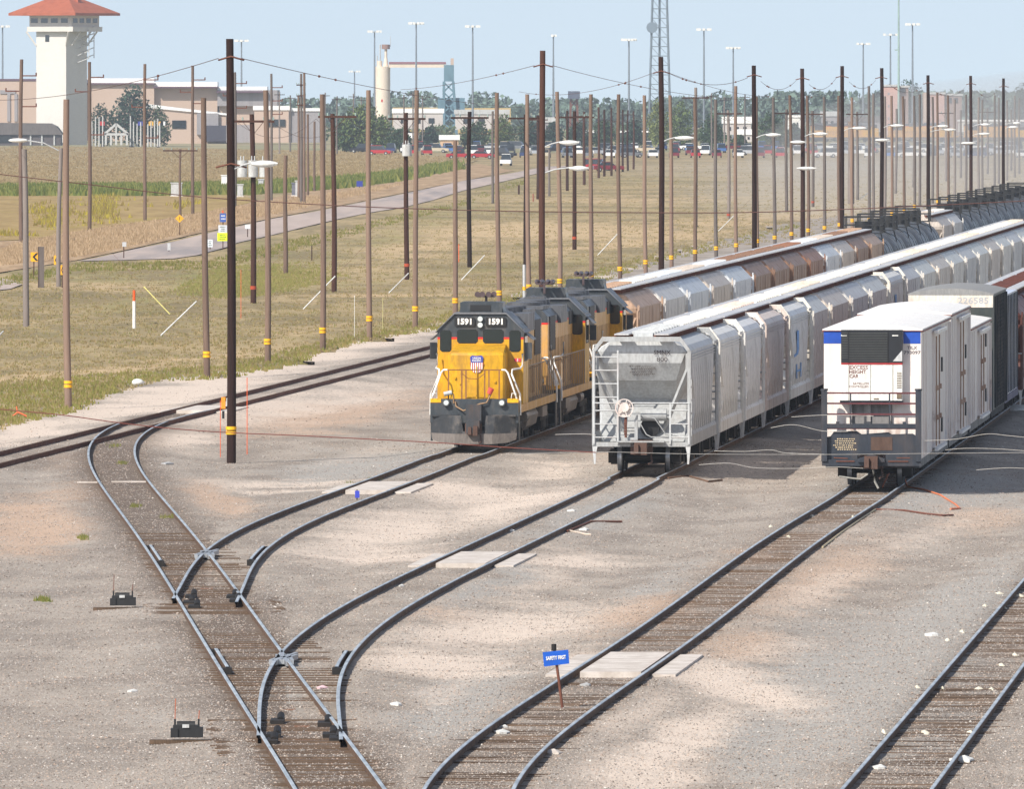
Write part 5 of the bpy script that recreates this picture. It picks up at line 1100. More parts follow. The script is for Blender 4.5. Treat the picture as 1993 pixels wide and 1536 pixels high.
PINK=[(1750,370,420,60,0,1),(1600,330,400,26,0,.7),(1400,500,300,40,-10,.4)]
g=NT('mown grass'); nA=g.noise(g.coord((.5,.06,1),True),1,5,.65); nB=g.noise(g.coord((3.,.35,3),True),1,5,.75); nC=g.noise(g.coord((.06,.035,1),True,.25),1,4,.6)
c=g.mix(g.rng(g.math('ADD',nA,g.math('MULTIPLY',g.math('SUBTRACT',nC,.5),1.2)),.36,.64),lin(146,132,100),lin(180,160,122))
c=g.mix(g.rng(g.math('ADD',g.attr('tan'),g.math('MULTIPLY',g.math('SUBTRACT',nA,.5),1.4)),.1,.8,0,.9),c,lin(206,180,142))
c=g.mix(g.rng(g.math('ADD',g.attr('dk'),g.math('MULTIPLY',g.math('SUBTRACT',nA,.5),1.)),.1,.8,0,.7),c,lin(112,102,76))
c=g.mix(g.rng(g.math('ADD',g.math('MULTIPLY',g.attr('grn'),.6),g.math('MULTIPLY',g.math('SUBTRACT',nA,.5),1.5)),.1,.85,0,.8),c,lin(140,140,86))
c=g.mix(g.rng(g.attr('pink'),.05,.8,0,.75),c,lin(190,180,164))
c=g.mix(g.rng(nB,.35,.65,.3,0),c,lin(100,88,64)); c=g.mix(g.rng(nB,.55,.75,0,.4),c,lin(190,172,134)); g.bump(nB,.6,.12)
GRASSM=g.col(c,.95,0,.1)
n0,n1=gx.shape; id_=np.arange(n0*n1).reshape(n0,n1); quads=np.stack([id_[:-1,:-1],id_[:-1,1:],id_[1:,1:],id_[1:,:-1]],-1).reshape(-1,4)
edge=gx-edge_px(gy)+25; Z=Z-np.clip(edge/40,0,1)*.25-.12*(edge>-20)
o=npmesh('mown_grass',np.stack([X,Dg,Z-.05],-1).reshape(-1,3),quads,GRASSM,dict(grn=blob(wx,wy,GRN).ravel(),tan=blob(wx,wy,TAN_).ravel(),dk=blob(wx,wy,DKG).ravel(),pink=blob(wx,wy,PINK).ravel()),True); o['kind']='structure'
# asphalt road
g=NT('pale asphalt'); a=g.noise(g.coord((.4,.02,1),True),1,4); b=g.noise(g.coord((.015,.006,1),True),1,2)
ROADM=g.col(g.mix(g.rng(a,.3,.7),g.mix(g.rng(b,.35,.65),lin(150,142,140),lin(178,162,152)),lin(188,172,162)),.9,0,.2)
sheet('road',[(150,508),(234,506),(338,503),(385,496),(443,480),(462,472),(530,457),(582,444),(660,425.5),(725,412.5),(790,402),(843,389),(900,371),(1000,348),(1075,330),(1110,322),(1060,324),(1000,336),(900,352),(790,376),(738,386.5),(686,397),(608,412.5),(530,425.5),(462,441),(408,453),(390,457),(338,470),(260,485),(187,502)],.035,ROADM)
sheet('road',[(-300,575),(-60,570),(20,562),(43,553),(30,546),(0,541),(-80,538),(-300,540)],.035,ROADM)
# brown crop field with hedge row and dry bank
g=NT('ripe crop'); a=g.noise(g.coord((.08,.02,1),True),1,5,.7); b=g.noise(g.coord((.9,.08,1),True),1,4,.7); w=g.noise(g.coord((.02,.008,1),True),1,3)
cc=g.mix(g.rng(b,.3,.7),g.mix(g.rng(a,.3,.7),lin(148,133,100),lin(172,154,118)),lin(158,142,106)); cc=g.mix(g.rng(w,.5,.75,0,.5),cc,lin(140,128,80))
CROP=g.col(cc,.95,0,.1)
sheet('crop_field',[(-900,366),(340,366),(480,366),(600,362),(700,354),(800,342),(880,327),(930,312),(900,304),(760,298),(660,293),(440,289),(170,285),(-900,283)],.06,CROP)
g=NT('yellowing crop'); a=g.noise(g.coord((.10,.03,1),True),1,5,.7); b=g.noise(g.coord((.35,.04,1),True),1,4,.7)
cc=g.mix(g.rng(b,.3,.7),lin(150,126,84),lin(172,148,100)); cc=g.mix(g.rng(a,.52,.7,0,.8),cc,lin(164,148,76)); 
sheet('crop_field',[(-900,500),(60,466),(200,442),(330,424),(420,408),(480,396),(500,388),(440,374),(340,374),(-900,374)],.05,g.col(cc,.95,0,.1))
g=NT('dry roadside bank'); a=g.noise(g.coord((.5,.05,1),True),1,5,.7); b=g.noise(g.coord((.03,.02,1),True),1,3)
BANK=g.col(g.mix(g.rng(a,.3,.7),lin(150,124,96),lin(186,160,128)),.95,0,.1)
sheet('roadside_bank',[(-900,575),(-300,538),(0,530),(150,506),(260,483),(390,453),(530,424),(686,395),(850,362),(1000,332),(930,318),(800,350),(700,364),(600,372),(500,390),(440,404),(330,424),(200,443),(60,467),(-900,502)],.030,BANK)
# tufts of grass and crop: upright blades, counted by nobody
def tufts(name,poly,n,h0,h1,w,cols,seed,lean=.35,zb=0.,dens=None):
    r=np.random.default_rng(seed); px=np.array([p[0] for p in poly],float); py=np.array([p[1] for p in poly],float)
    X0,X1,Y0,Y1=px.min(),px.max(),py.min(),py.max(); qx=r.uniform(max(X0,-80),min(X1,2080),n*3); qy=r.uniform(Y0,Y1,n*3)
    ins=np.zeros(len(qx),bool); j=len(px)-1
    for i in range(len(px)):
        c=((py[i]>qy)!=(py[j]>qy))&(qx<(px[j]-px[i])*(qy-py[i])/(py[j]-py[i]+1e-9)+px[i]); ins^=c; j=i
    if dens is not None: ins&=r.random(len(qx))<dens(qx,qy)
    qx,qy=qx[ins][:n],qy[ins][:n]; n=len(qx); D=F*H/(qy-HY); X=(qx-CX)*D/F; B=5
    h=r.uniform(h0,h1,(n,B)); a=r.uniform(0,2*PI,(n,B)); ww=w*r.uniform(.5,1.2,(n,B)); ox=r.normal(0,w*1.2,(n,B)); oy=r.normal(0,w*2,(n,B))
    bx=X[:,None]+ox; by=D[:,None]+oy; V=np.zeros((n,B,3,3))
    V[:,:,0]=np.stack([bx-ww*.5,by,np.full_like(bx,zb-.05)],-1); V[:,:,1]=np.stack([bx+ww*.5,by+ww*.3,np.full_like(bx,zb-.05)],-1); V[:,:,2]=np.stack([bx+lean*h*np.cos(a),by+lean*h*np.sin(a),zb+h],-1)
    g=NT(name+' blades'); gi=g.n('ShaderNodeNewGeometry').outputs['Random Per Island']; k=len(cols)
    mt=g.col(g.ramp(gi,[(i/(k-1),c) for i,c in enumerate(cols)]),.9,0,.1)
    o=npmesh(name,V.reshape(-1,3),np.arange(n*B*3).reshape(-1,3),mt); o['kind']='stuff'; return o
gc=[lin(124,112,78),lin(150,134,96),lin(174,154,116),lin(132,132,80),lin(190,170,132)]
tufts('grass_tufts',[(-80,860),(300,742),(560,700),(830,640),(1300,500),(1700,440),(2060,370),(2060,312),(1100,318),(800,410),(560,470),(440,500),(230,512),(-80,575)],14000,.03,.085,.08,gc,51)
tufts('grass_fringe',[(-80,842),(40,822),(150,800),(265,742),(430,738),(590,706),(640,682),(740,658),(860,640),(1100,572),(1290,510),(1560,444),(1560,432),(1250,500),(860,612),(600,672),(430,712),(250,722),(60,742),(-80,760)],9000,.05,.14,.08,[lin(126,130,68),lin(150,146,82),lin(150,132,88),lin(118,124,60)],52)
tufts('tall_dry_grass',[(-80,520),(60,470),(200,446),(330,428),(440,408),(520,396),(690,372),(820,352),(700,380),(530,418),(400,446),(250,480),(150,500),(-80,528)],9000,.15,.42,.16,[lin(172,150,120),lin(196,172,140),lin(182,158,126),lin(156,134,104)],53,.3,.0)
tufts('green_ditch_grass',[(330,570),(420,520),(640,505),(680,540),(520,575),(400,585)],2600,.04,.13,.10,[lin(132,136,74),lin(154,150,90),lin(160,144,100)],54,.35,0.,lambda x,y:np.clip(1.15-np.hypot((x-480)/190,(y-545)/38),0,1))
tufts('green_ditch_grass',[(-80,560),(150,512),(400,508),(560,470),(900,390),(1000,352),(1040,352),(900,400),(600,480),(430,522),(160,530),(-80,575)],4000,.08,.24,.13,[lin(112,118,58),lin(136,134,76),lin(150,136,92)],56)
tufts('green_hedge_crop',[(-80,382),(300,382),(440,380),(560,374),(660,366),(800,348),(890,330),(890,318),(780,338),(660,352),(440,364),(300,366),(-80,368)],6500,.4,1.05,.5,[lin(84,100,50),lin(116,128,62),lin(146,146,80),lin(100,112,58)],57,.3,.0)
tufts('yellow_weeds',[(0,460),(60,400),(200,372),(380,376),(400,396),(200,440),(60,462)],1100,.2,.6,.22,[lin(186,170,60),lin(150,140,74),lin(150,128,84)],58,.3,.0,lambda x,y:np.clip(vnoise(x,y*3,.02,9)*2.2-.9,.02,1))
tufts('crop_stubble',[(-80,366),(480,366),(690,352),(880,325),(930,310),(700,296),(170,286),(-80,284)],7000,.15,.35,.5,[lin(156,138,104),lin(178,158,122),lin(166,148,112)],59,.3,.0)
for k,(x,y,w) in enumerate(((700,946,26),(222,872,10),(262,990,12),(325,1010,12),(240,905,8),(728,938,10),(80,1170,10),(160,1050,8))):
    tufts('weeds',[(x-w,y-3),(x+w,y-3),(x+w,y+3),(x-w,y+3)],14,.03,.11,.04,[lin(96,110,52),lin(130,132,72),lin(150,140,90)],200+k,.4,.05)
# ================================================================ trees
LEAFM={}
def leafmat(nm,c):
    if nm not in LEAFM:
        g=NT('foliage '+nm); gi=g.n('ShaderNodeNewGeometry').outputs['Random Per Island']
        LEAFM[nm]=g.col(g.ramp(gi,[(0,tuple(x*.55 for x in c)),(.5,c),(1,tuple(min(1,x*1.7) for x in c))]),.85,0,.15)
    return LEAFM[nm]
def leaves(cent,n,ls,r):     # leaf quads spread over and inside a set of clumps (x,y,z,rx,ry,rz)
    C=np.array(cent); w=C[:,3]*C[:,5]; k=r.choice(len(C),n,p=w/w.sum()); d=r.normal(size=(n,3)); d/=np.linalg.norm(d,axis=1)[:,None]
    rad=r.uniform(.45,1.06,n)**.6; p=C[k,:3]+d*C[k,3:]*rad[:,None]
    a=r.normal(size=(n,3)); a/=np.linalg.norm(a,axis=1)[:,None]; b=np.cross(a,r.normal(size=(n,3))); b/=np.linalg.norm(b,axis=1)[:,None]
    s=ls*r.uniform(.5,1.3,n)[:,None]; V=np.stack([p-a*s,p-b*s*.6,p+a*s,p+b*s*.6],1); return V.reshape(-1,3),np.arange(4*n).reshape(-1,4)
def tree(x,y0,y1,w,label,mat,seed,D=None,dense=1.,name='tree'):
    r=np.random.default_rng(seed); D=D or F*H/(y1-HY); s=D/F; W=w*s; base=P(x,y1) if D is None else Vector(((x-CX)*s,D,0)); h=H-(y0-HY)*s
    t=thing(name,label,'tree',base,0,'trees beyond the fields'); cl=[]
    n=14
    for i in range(n):
        f=(i+.5)/n; z=h*(.10+.84*f); q=math.sin(PI*min(.97,.30+.67*f))**.6; rr=W*.5*q
        a=r.uniform(0,2*PI); o=rr*r.uniform(.15,.62); k=max(W*.17,rr*r.uniform(.40,.56)); cl.append((o*math.cos(a),o*math.sin(a)*.8,min(z,h-k*.7),k,k,k*.8))
    cl.append((0,0,h*.5,W*.40,W*.36,h*.36)); cl.append((0,0,h*.25,W*.42,W*.36,h*.2))
    V,Fc=leaves(cl,int(2600*dense),max(.26,W*.032),r); npmesh('crown',V,Fc,mat,parent=t)
    m=MB().cyl((0,0,-.3),(0,0,h*.55),W*.035+.12,W*.018+.05,n=8)
    for k in range(5): c=cl[k*2+1]; m.cyl((0,0,h*.28),(c[0],c[1],c[2]),W*.014+.05,.04,n=5)
    m.build('trunk',DRKW,t); return t
DG=leafmat('dark green',lin(64,82,56)); MG=leafmat('mid green',lin(92,106,62)); BG=leafmat('deep green',lin(54,72,58)); LG=leafmat('light green',lin(118,126,76))
for i,(x,y0,y1,w,mt,l) in enumerate([(256,164,284,104,BG,'tall dark tree beside the white watch tower'),(200,200,284,62,BG,'dark bushy tree between the watch tower and the white posts'),(308,204,284,62,DG,'dark tree at the right end of the white posts'),
 (706,202,296,118,MG,'big round green tree left of the cream silo, nearest the field'),(672,228,296,60,DG,'lower dark tree on the left flank of the big round tree'),(745,225,294,66,DG,'dark tree on the right flank of the big round tree'),(780,250,292,52,DG,'small dark tree behind the grey transformer pole'),(832,246,288,58,BG,'dark tree below the steel gantry tower'),(925,236,290,76,DG,'wide dark green tree above the red parked cars'),(975,222,288,56,MG,'green tree behind the white pickup truck'),
 (1032,232,290,60,BG,'dark tree left of the second lamp pole'),(1075,236,290,56,BG,'dark tree right of the second lamp pole'),(1125,236,290,60,BG,'dark tree behind the slim red brown poles'),(1175,232,290,64,DG,'dark tree right of the slim red brown poles'),(1230,232,290,64,BG,'dark tree just left of the lattice mast'),(1283,190,290,60,LG,'tall light green tree at the foot of the lattice mast'),(1325,194,288,56,MG,'green tree right of the third lamp pole'),(1384,220,292,58,DG,'dark green tree over the parked cars right of the crossarm pole'),(1438,262,290,40,DG,'small dark tree left of the fourth lamp pole'),(1502,216,292,66,DG,'dark green tree right of the fourth lamp pole'),(1545,240,290,40,BG,'small dark tree beside the fifth lamp pole'),(1772,152,262,70,BG,'big dark tree rising behind the pinkish tower block'),(1986,158,262,50,BG,'dark tree cut by the right edge of the view')]):
    tree(x,y0,y1,w,l,mt,100+i,dense=1.2 if w>70 else .9)
# distant woods: one mass of crowns along the skyline
r=np.random.default_rng(5); top=lambda x:np.interp(x,[-100,0,500,600,650,700,760,800,870,905,935,960,1000,1100,1200,1270,1310,1345,1400,1460,1500,1560,1640,1700,1760,1830,1900,1960,2000,2100],[186,186,188,187,188,184,176,172,184,190,176,178,189,188,191,187,177,184,179,178,171,172,178,173,168,174,172,170,162,164])
cl=[]
for k in range(330):
    x=r.uniform(-120,2110); D=r.uniform(3900,4700); s=D/F; y=top(x)+abs(r.normal(0,5))+r.uniform(0,10); h=H-(y-HY)*s; w=r.uniform(4,10)
    for z in np.arange(1.5,max(h-1,2.5),2.2): cl.append(((x-CX)*s+r.normal(0,1.5),D+r.normal(0,3),z,w*r.uniform(.4,.7),w*.6,1.8))
V,Fc=leaves(cl,42000,1.15,r); o=npmesh('distant_woods',V,Fc,leafmat('far wood',lin(94,112,100))); o['kind']='stuff'
V,Fc=leaves([((x-CX)*3100/F,3100+r.normal(0,10),r.uniform(.5,2.4),3,3,1.6) for x in r.uniform(480,2080,150)],9000,.55,r); o=npmesh('far_shrubs',V,Fc,leafmat('far shrub',lin(84,98,70))); o['kind']='stuff'
# ================================================================ far buildings and towers
def loc(x,D): return Vector(((x-CX)*D/F,D,0))
SILO=paint('silo cream paint',lin(224,210,192),.8,lin(190,168,150),.3,(.2,.2,.05)); CREAM=paint('cream wall',lin(190,168,152),.8,lin(190,164,140),.3,(.1,.1,.03)); TWHITE=paint('white concrete',lin(214,211,204),.8,lin(200,194,186),.25,(.1,.1,.03)); TILE=paint('terracotta roof',lin(172,90,56),.8,lin(140,70,46),.4,(.3,.3,.3))
GSHED=paint('corrugated grey wall',lin(150,146,148),.7,lin(120,116,120),.4,(.4,.4,.02)); DKROOF=paint('dark shed roof',lin(104,98,96),.8,lin(70,66,66),.4); WROOF=flat('bright white roof',lin(244,244,242),.5)
def block(par,x0,x1,y0,y1,D,mat,name='wall',dep=10,yo=0,roof=None,rt=.5):
    """a box part given by its outline in photograph pixels at distance D, inside thing par (placed at its own base)"""
    s=D/F; a=(x0-CX)*s-par.location.x; b=(x1-CX)*s-par.location.x; z0=max(0,H-(y1-HY)*s); z1=H-(y0-HY)*s; y=D-par.location.y+yo
    o=MB().bx(a,b,y,y+dep,z0,z1).build(name,mat,par)
    if roof: MB().bx(a-.3,b+.3,y-.3,y+dep+.3,z1,z1+rt).build('roof',roof,par)
    return o
def bthing(name,lab,cat,x,D): return thing(name,lab,cat,loc(x,D))
# watch tower
D=2780; s=D/F; t=bthing('watch_tower','white concrete watch tower with a hipped terracotta roof and a glazed cabin','tower',120,D); ang=R(-33)
rot=Matrix.Rotation(ang,3,'Z'); hw=4.1
def rb(m,x0,x1,y0,y1,z0,z1,mi=0): m.box(rot@Vector(((x0+x1)/2,(y0+y1)/2,0))+Vector((0,0,(z0+z1)/2)),(x1-x0,y1-y0,z1-z0),mi,rot)
zc=H-(61-HY)*s; m=MB(); rb(m,-hw*1.0,hw,-hw,hw,0,zc); m.build('shaft',TWHITE,t)
m=MB(); rb(m,-5.6,7.0,-5.6,6.0,zc,zc+1.1); m.build('gallery',TWHITE,t)
m=MB(); rb(m,-5.2,6.4,-5.2,5.6,zc+1.1,zc+3.7); o=m.build('cabin',TWHITE,t)
w=MB()
for q in range(4):
    rb(w,-4.8+q*2.75,-2.9+q*2.75,-5.23,-5.2,zc+1.95,zc+3.0); rb(w,6.4,6.43,-4.7+q*2.6,-2.9+q*2.6,zc+1.95,zc+3.0)
for q in range(4):
    ww=MB(); rb(ww,-4.8+q*2.75,-2.9+q*2.75,-5.23,-5.19,zc+1.95,zc+3.0); ww.build('window',GLASS,o)
    ww=MB(); rb(ww,6.39,6.43,-4.7+q*2.6,-2.9+q*2.6,zc+1.95,zc+3.0); ww.build('window',GLASS,o); ww=MB(); rb(ww,-5.23,-5.19,-4.7+q*2.6,-2.9+q*2.6,zc+1.95,zc+3.0); ww.build('window',GLASS,o)
m=MB(); e=9.0; c4=[rot@Vector((x,y,0))+Vector((0,0,zc+3.6)) for x,y in((-8.6,-8.6),(9.8,-8.6),(9.8,9.0),(-8.6,9.0))]; tp=[rot@Vector((x,y,0))+Vector((0,0,zc+8.0)) for x,y in((-1.2,-1.2),(2.4,-1.2),(2.4,1.6),(-1.2,1.6))]
m.loft([c4,[v+Vector((0,0,.55)) for v in c4],tp]); m.build('roof',TILE,t); ww=MB(); rb(ww,4.0,5.2,-1,.2,zc+6.2,zc+7.6); ww.build('roof_vent',TILE,t)
m=MB()
for x,y in((-1,-1),(1,-1),(1,1),(-1,1)):
    a=rot@Vector((x*hw,y*hw,0)); b=rot@Vector((x*5.8,y*5.6,0)); m.beam(a+Vector((0,0,zc-3.2)),b+Vector((0,0,zc)),.35)
for x in(-2,2): a=rot@Vector((hw,x,0)); b=rot@Vector((6.6,x,0)); m.beam(a+Vector((0,0,zc-3.2)),b+Vector((0,0,zc)),.3)
m.build('gallery_brace',TWHITE,t); ww=MB(); rb(ww,-1.6,-.5,-hw-.06,-hw+.02,zc-2.3,zc-.8); ww.build('shaft_window',GLASS,t)
m=MB(); a=lambda y,z:rot@Vector((hw+.2,y,0))+Vector((0,0,z)); b=lambda y,z:rot@Vector((hw+3.4,y,0))+Vector((0,0,z))
for k in range(5): m.beam(a(0,zc-7+k*1.6),b(0,zc-6+k*1.6),.18).beam(a(2,zc-6.2+k*1.6),b(2,zc-5.2+k*1.6),.18)
m.beam(b(0,zc-6),b(0,zc),.2).beam(b(2,zc-6),b(2,zc),.2); m.build('stair',GREYP,t)
# maintenance shop
D=3000; t=bthing('maintenance_shop','long cream workshop building with a bright white roof behind the watch tower','building',260,D)
block(t,-60,165,156,285,D,CREAM,'wall',30); block(t,165,300,162,285,D+2,CREAM,'wall',30); block(t,300,423,168,285,D+4,CREAM,'wall',30); block(t,423,540,175,206,D+3,GSHED,'corrugated_wall',30); block(t,426,538,206,285,D+5,CREAM,'wall',28)
for i,(x0,x1,y) in enumerate([(165,300,152),(300,423,159),(423,520,168)]):
    block(t,x0,x1,y,y+10,D+16,WROOF,'roof',14); block(t,x0-2,x1,y+9,y+12,D+1,flat('dark eave',lin(96,70,84),.7),'eave',14)
block(t,-60,165,153,157,D-.2,MC['dark eave'],'eave',30)
for x in(14,28,98): block(t,x,x+6,182,236,D-.3,GSHED,'door',.4)
block(t,0,30,175,182,D-.3,GSHED,'canopy',1)
D=2950; t=bthing('low_workshop','low cream workshop with a sloping white roof edge and a dark doorway','building',360,D)
s=D/F; m=MB(); q=lambda x,y:((x-360)*s,H-(y-HY)*s); m.prism([q(285,284),q(440,284),q(440,224),q(285,209)],0,14).build('wall',CREAM,t); MB().prism([q(283,209),q(442,224),q(442,221),q(283,202)],-.5,14.5).build('roof',WROOF,t)
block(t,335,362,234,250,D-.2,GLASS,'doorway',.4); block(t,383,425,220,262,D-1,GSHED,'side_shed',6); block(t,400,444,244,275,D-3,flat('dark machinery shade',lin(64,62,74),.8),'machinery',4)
D=2900; t=bthing('grey_workshop','cream and grey workshop with a white roof edge right of the big dark pole','building',540,D)
block(t,495,562,214,282,D,CREAM,'wall',14,roof=WROOF,rt=1.0); block(t,562,622,216,282,D+1,GSHED,'wall',14,roof=WROOF,rt=.7); block(t,520,555,232,246,D-.3,GLASS,'doorway',.5); block(t,440,495,243,282,D+2,GSHED,'side_wall',8)
D=2760; t=bthing('dark_shed','low shed with a dark roof at the left edge before the cream workshop','building',50,D); s=D/F; q=lambda x,y:((x-50)*s,H-(y-HY)*s)
MB().prism([q(-60,283),q(118,283),q(118,262),q(-60,262)],.6,10).build('wall',flat('dark shed wall',lin(86,80,82),.8),t); MB().prism([q(-62,262),q(122,262),q(110,246),q(98,240),q(-62,238)],0,10.6).build('roof',DKROOF,t); block(t,-5,22,263,277,D+.4,GLASS,'opening',.6)
for x in(36,58,80,104): block(t,x,x+3,262,283,D+.3,GREYP,'post',.4)
# white posts with little gable
D=2690; s=D/F
t=bthing('white_gateway','white gable frame on posts among the flag poles','gateway',228,D); m=MB(); q=lambda x,y:Vector(((x-228)*s,0,H-(y-HY)*s))
for x in(206,216,226,236,247): m.beam(q(x,282),q(x,262),.45)
m.beam(q(203,261),q(250,261),.5).beam(q(203,261),q(226,241),.5).beam(q(250,261),q(226,241),.5).beam(q(226,241),q(226,261),.35); m.build('frame',flat('chalky pale grey',lin(190,190,188),.7),t)
for i,x in enumerate((179,186,193,200,254,260,267,274,281,288,294,301,307,311)):
    p=loc(x,D+3); t=thing('flag_pole','white post before the dark trees, %s of the posts from the watch tower'%nth(i),'post',p,0,'white posts beside the watch tower'); MB().cyl((0,0,0),(0,0,H-(228-HY)*s+random.uniform(-1.5,.3)),.2,.15,n=6).build('post',MC['chalky pale grey'],t)
    if i in(2,6,9,12,13): MB().bx(.16,1.2,-.03,.03,H-(244-HY)*s,H-(236-HY)*s).build('flag',flat('flag '+str(i),[lin(190,50,50),lin(50,60,150),lin(220,170,60),lin(235,170,60),lin(230,230,230)][(2,6,9,12,13).index(i)],.7),t)
# cream silo, gantry and blue steel tower
D=3300; s=D/F; q=lambda x,y,dy=0:Vector(((x-745)*s,dy,H-(y-HY)*s)); t=bthing('sand_silo','tall cream silo with pipes and a small drum on top','silo',745,D)
MB().cyl(q(745,262),q(745,129),14.5*s,n=20).build('silo',SILO,t); MB().cyl(q(751,129),q(751,112),5.5*s,3.0*s,n=10).cyl(q(751,112),q(751,94),2.6*s,n=8).cyl(q(739,129),q(739,118),5*s,n=10).build('neck',SILO,t)
MB().cyl(q(751,95),q(751,86),8*s,n=12).build('drum',paint('rusty drum',lin(150,120,110),.7),t); MB().cyl(q(740,118),q(740,86),1.5*s,n=6).cyl(q(760,90),q(760,70),.5*s,n=5).cyl(q(734,129),q(734,108),1.2*s,n=6).build('pipe',GREYP,t); MB().bx(*[(742-745)*s,(745-745)*s],-14.8*s,-14.4*s,H-(198-HY)*s,H-(193-HY)*s).build('mark',RED,t)
t=bthing('conveyor_bridge','cream conveyor bridge from the silo to the blue steel tower','bridge',815,D); q=lambda x,y,dy=0:Vector(((x-815)*s,dy,H-(y-HY)*s))
MB().bx((757-815)*s,(868-815)*s,-1.2,1.2,H-(131-HY)*s,H-(124-HY)*s).build('girder',SILO,t); MB().bx((757-815)*s,(868-815)*s,-1.4,1.4,H-(123.8-HY)*s,H-(120-HY)*s).build('roof',flat('dark pink roof',lin(140,90,100),.7),t)
t=bthing('steel_tower','blue grey braced steel tower under the right end of the conveyor','tower',874,D); q=lambda x,y,dy=0:Vector(((x-874)*s,dy,H-(y-HY)*s)); BL=paint('blue grey steel',lin(96,130,146),.6,lin(70,96,112),.4,(.2,.2,.1)); m=MB().bx(-10*s,9.5*s,-2,2,H-(158-HY)*s,H-(126-HY)*s); m.build('head_house',BL,t); m=MB()
for dy in(-2,2):
    for a,b in((-10,-10),(8,15)): m.beam(q(874+a,158,dy),q(874+b,262,dy),.7)
    for k in range(5): y=160+k*20; m.beam(q(864,y,dy),q(882+k*1.4,y+18,dy),.4).beam(q(882+k*1.2,y,dy),q(864,y+18,dy),.4)
m.build('lattice_leg',BL,t); MB().bx(-3,4.2,-1,1,H-(236-HY)*s,H-(190-HY)*s).build('stair_box',BL,t); MB().bx(3*s,9*s,-.6,.6,H-(126-HY)*s,H-(113-HY)*s).build('vent',CREAM,t)
# elevated dark tank, pale sheds, small houses
D=3400; s=D/F; t=bthing('elevated_tank','dark box tank on spread legs over the trees','tank',1117,D); MB().bx(-11.5*s,11.5*s,-2,2,H-(192-HY)*s,H-(177-HY)*s).build('tank',paint('dark blue tank',lin(84,92,112),.7),t); m=MB()
for a in(-1,1): m.beam((a*8*s,0,0),(a*6*s,0,H-(192-HY)*s),.6).beam((a*-8*s,0,H-(210-HY)*s),(a*7*s,0,H-(192-HY)*s),.4)
m.build('leg',DRUST,t)
def shed(x0,x1,y0,y1,D,lab,wall,roof,rt=1.2,ft=None):
    t=bthing('shed',lab,'building',(x0+x1)/2,D); block(t,x0,x1,y0,y1,D,wall,'wall',9,roof=roof,rt=rt)
    w=(x1-x0)
    for k in range(3): block(t,x0+w*(.15+.28*k),x0+w*(.27+.28*k),y0+(y1-y0)*.3,y0+(y1-y0)*.62,D-.12,GLASS,'window',.2)
    return t
PALE=paint('pale far wall',lin(196,190,186),.8,lin(160,150,146),.4,(.1,.1,.05))
shed(765,862,220,252,3200,'pale industrial shed right of the silo foot',PALE,WROOF); shed(886,990,222,252,3200,'pale industrial shed right of the blue steel tower',PALE,GREYP); shed(857,892,272,294,2560,'small tan house with a white roof above the parked cars',paint('tan wall',lin(206,172,140),.8),WROOF,1.0); shed(796,812,270,290,2600,'tiny white gabled hut behind the transformer pole',CREAM,WROOF)
shed(1135,1166,258,276,2650,'low dark building with a white roof line among the trees',flat('dark far wall',lin(70,76,82),.8),WROOF,.5); shed(1205,1300,258,280,2680,'long low dark building with a white roof line',MC['dark far wall'],WROOF,.4); shed(1310,1352,262,286,2620,'tan fronted building with a bright white roof right of the third lamp pole',MC['tan wall'],WROOF,1.6); shed(1408,1462,240,262,2900,'white flat roofed building behind the dark tree, upper one',PALE,WROOF,1.6); shed(1433,1464,262,276,2700,'white flat roofed building behind the dark tree, lower one',PALE,WROOF,1.2); shed(1532,1558,228,262,2950,'bright white block behind the fifth lamp pole',WHITE,WROOF,.5); shed(1600,1640,226,256,3000,'grey building among the crossarm poles',GSHED,GREYP); shed(1060,1080,238,258,2850,'small grey building behind the dark trees',GSHED,GREYP); shed(1868,2080,236,256,2960,'long white warehouse at the right edge',TWHITE,WROOF,.4); shed(1640,1720,236,256,2990,'grey shed left of the pinkish tower block',GSHED,DKROOF)
PINKW=paint('pinkish brick',lin(196,160,150),.8,lin(160,128,118),.3,(.2,.2,.05)); BRW=paint('brown brick',lin(150,128,120),.8,lin(120,100,96),.3,(.2,.2,.05))
D=3050; t=bthing('tower_block','pinkish tower block with a darker wing, left one of two','building',1742,D); block(t,1720,1748,168,272,D,PINKW,'wall',12,roof=GREYP); block(t,1748,1768,170,272,D+2,BRW,'wing',10,roof=GREYP)
for k in range(3): block(t,1728,1731,180+k*24,184+k*24,D-.1,GSHED,'window',.3)
block(t,1752,1762,172,180,D+1.8,GLASS,'window',.3)
t=bthing('tower_block','brown tower block with a cream edge, right one of two','building',1838,D); block(t,1798,1805,180,300,D-1,CREAM,'edge_pier',10); block(t,1805,1838,183,278,D,PINKW,'wall',12,roof=GREYP); block(t,1838,1872,186,278,D+1,BRW,'wing',10,roof=GREYP)
for x in(1844,1856): block(t,x,x+8,190,200,D+.8,GLASS,'window',.4)
for k in range(3): block(t,1814,1817,198+k*22,202+k*22,D-.1,GSHED,'window',.3)
t=bthing('grain_bank','long low bank of yellow earth beyond the silo','earth bank',880,3500); block(t,764,864,209,262,3500,paint('yellow earth',lin(196,170,112),.9),'bank',20); block(t,886,994,210,262,3500,MC['yellow earth'],'bank',20)
# row of yellow locomotives far away, seen from the side
k=0
for x in(1648,1798,1946,2094):
    g=dup(G2,loc(x+75,2880),PI/2+.02,'faraway yellow locomotive standing side-on in the dust, %s from the left'%nth(k)); g['group']='locomotives parked far away'; k+=1
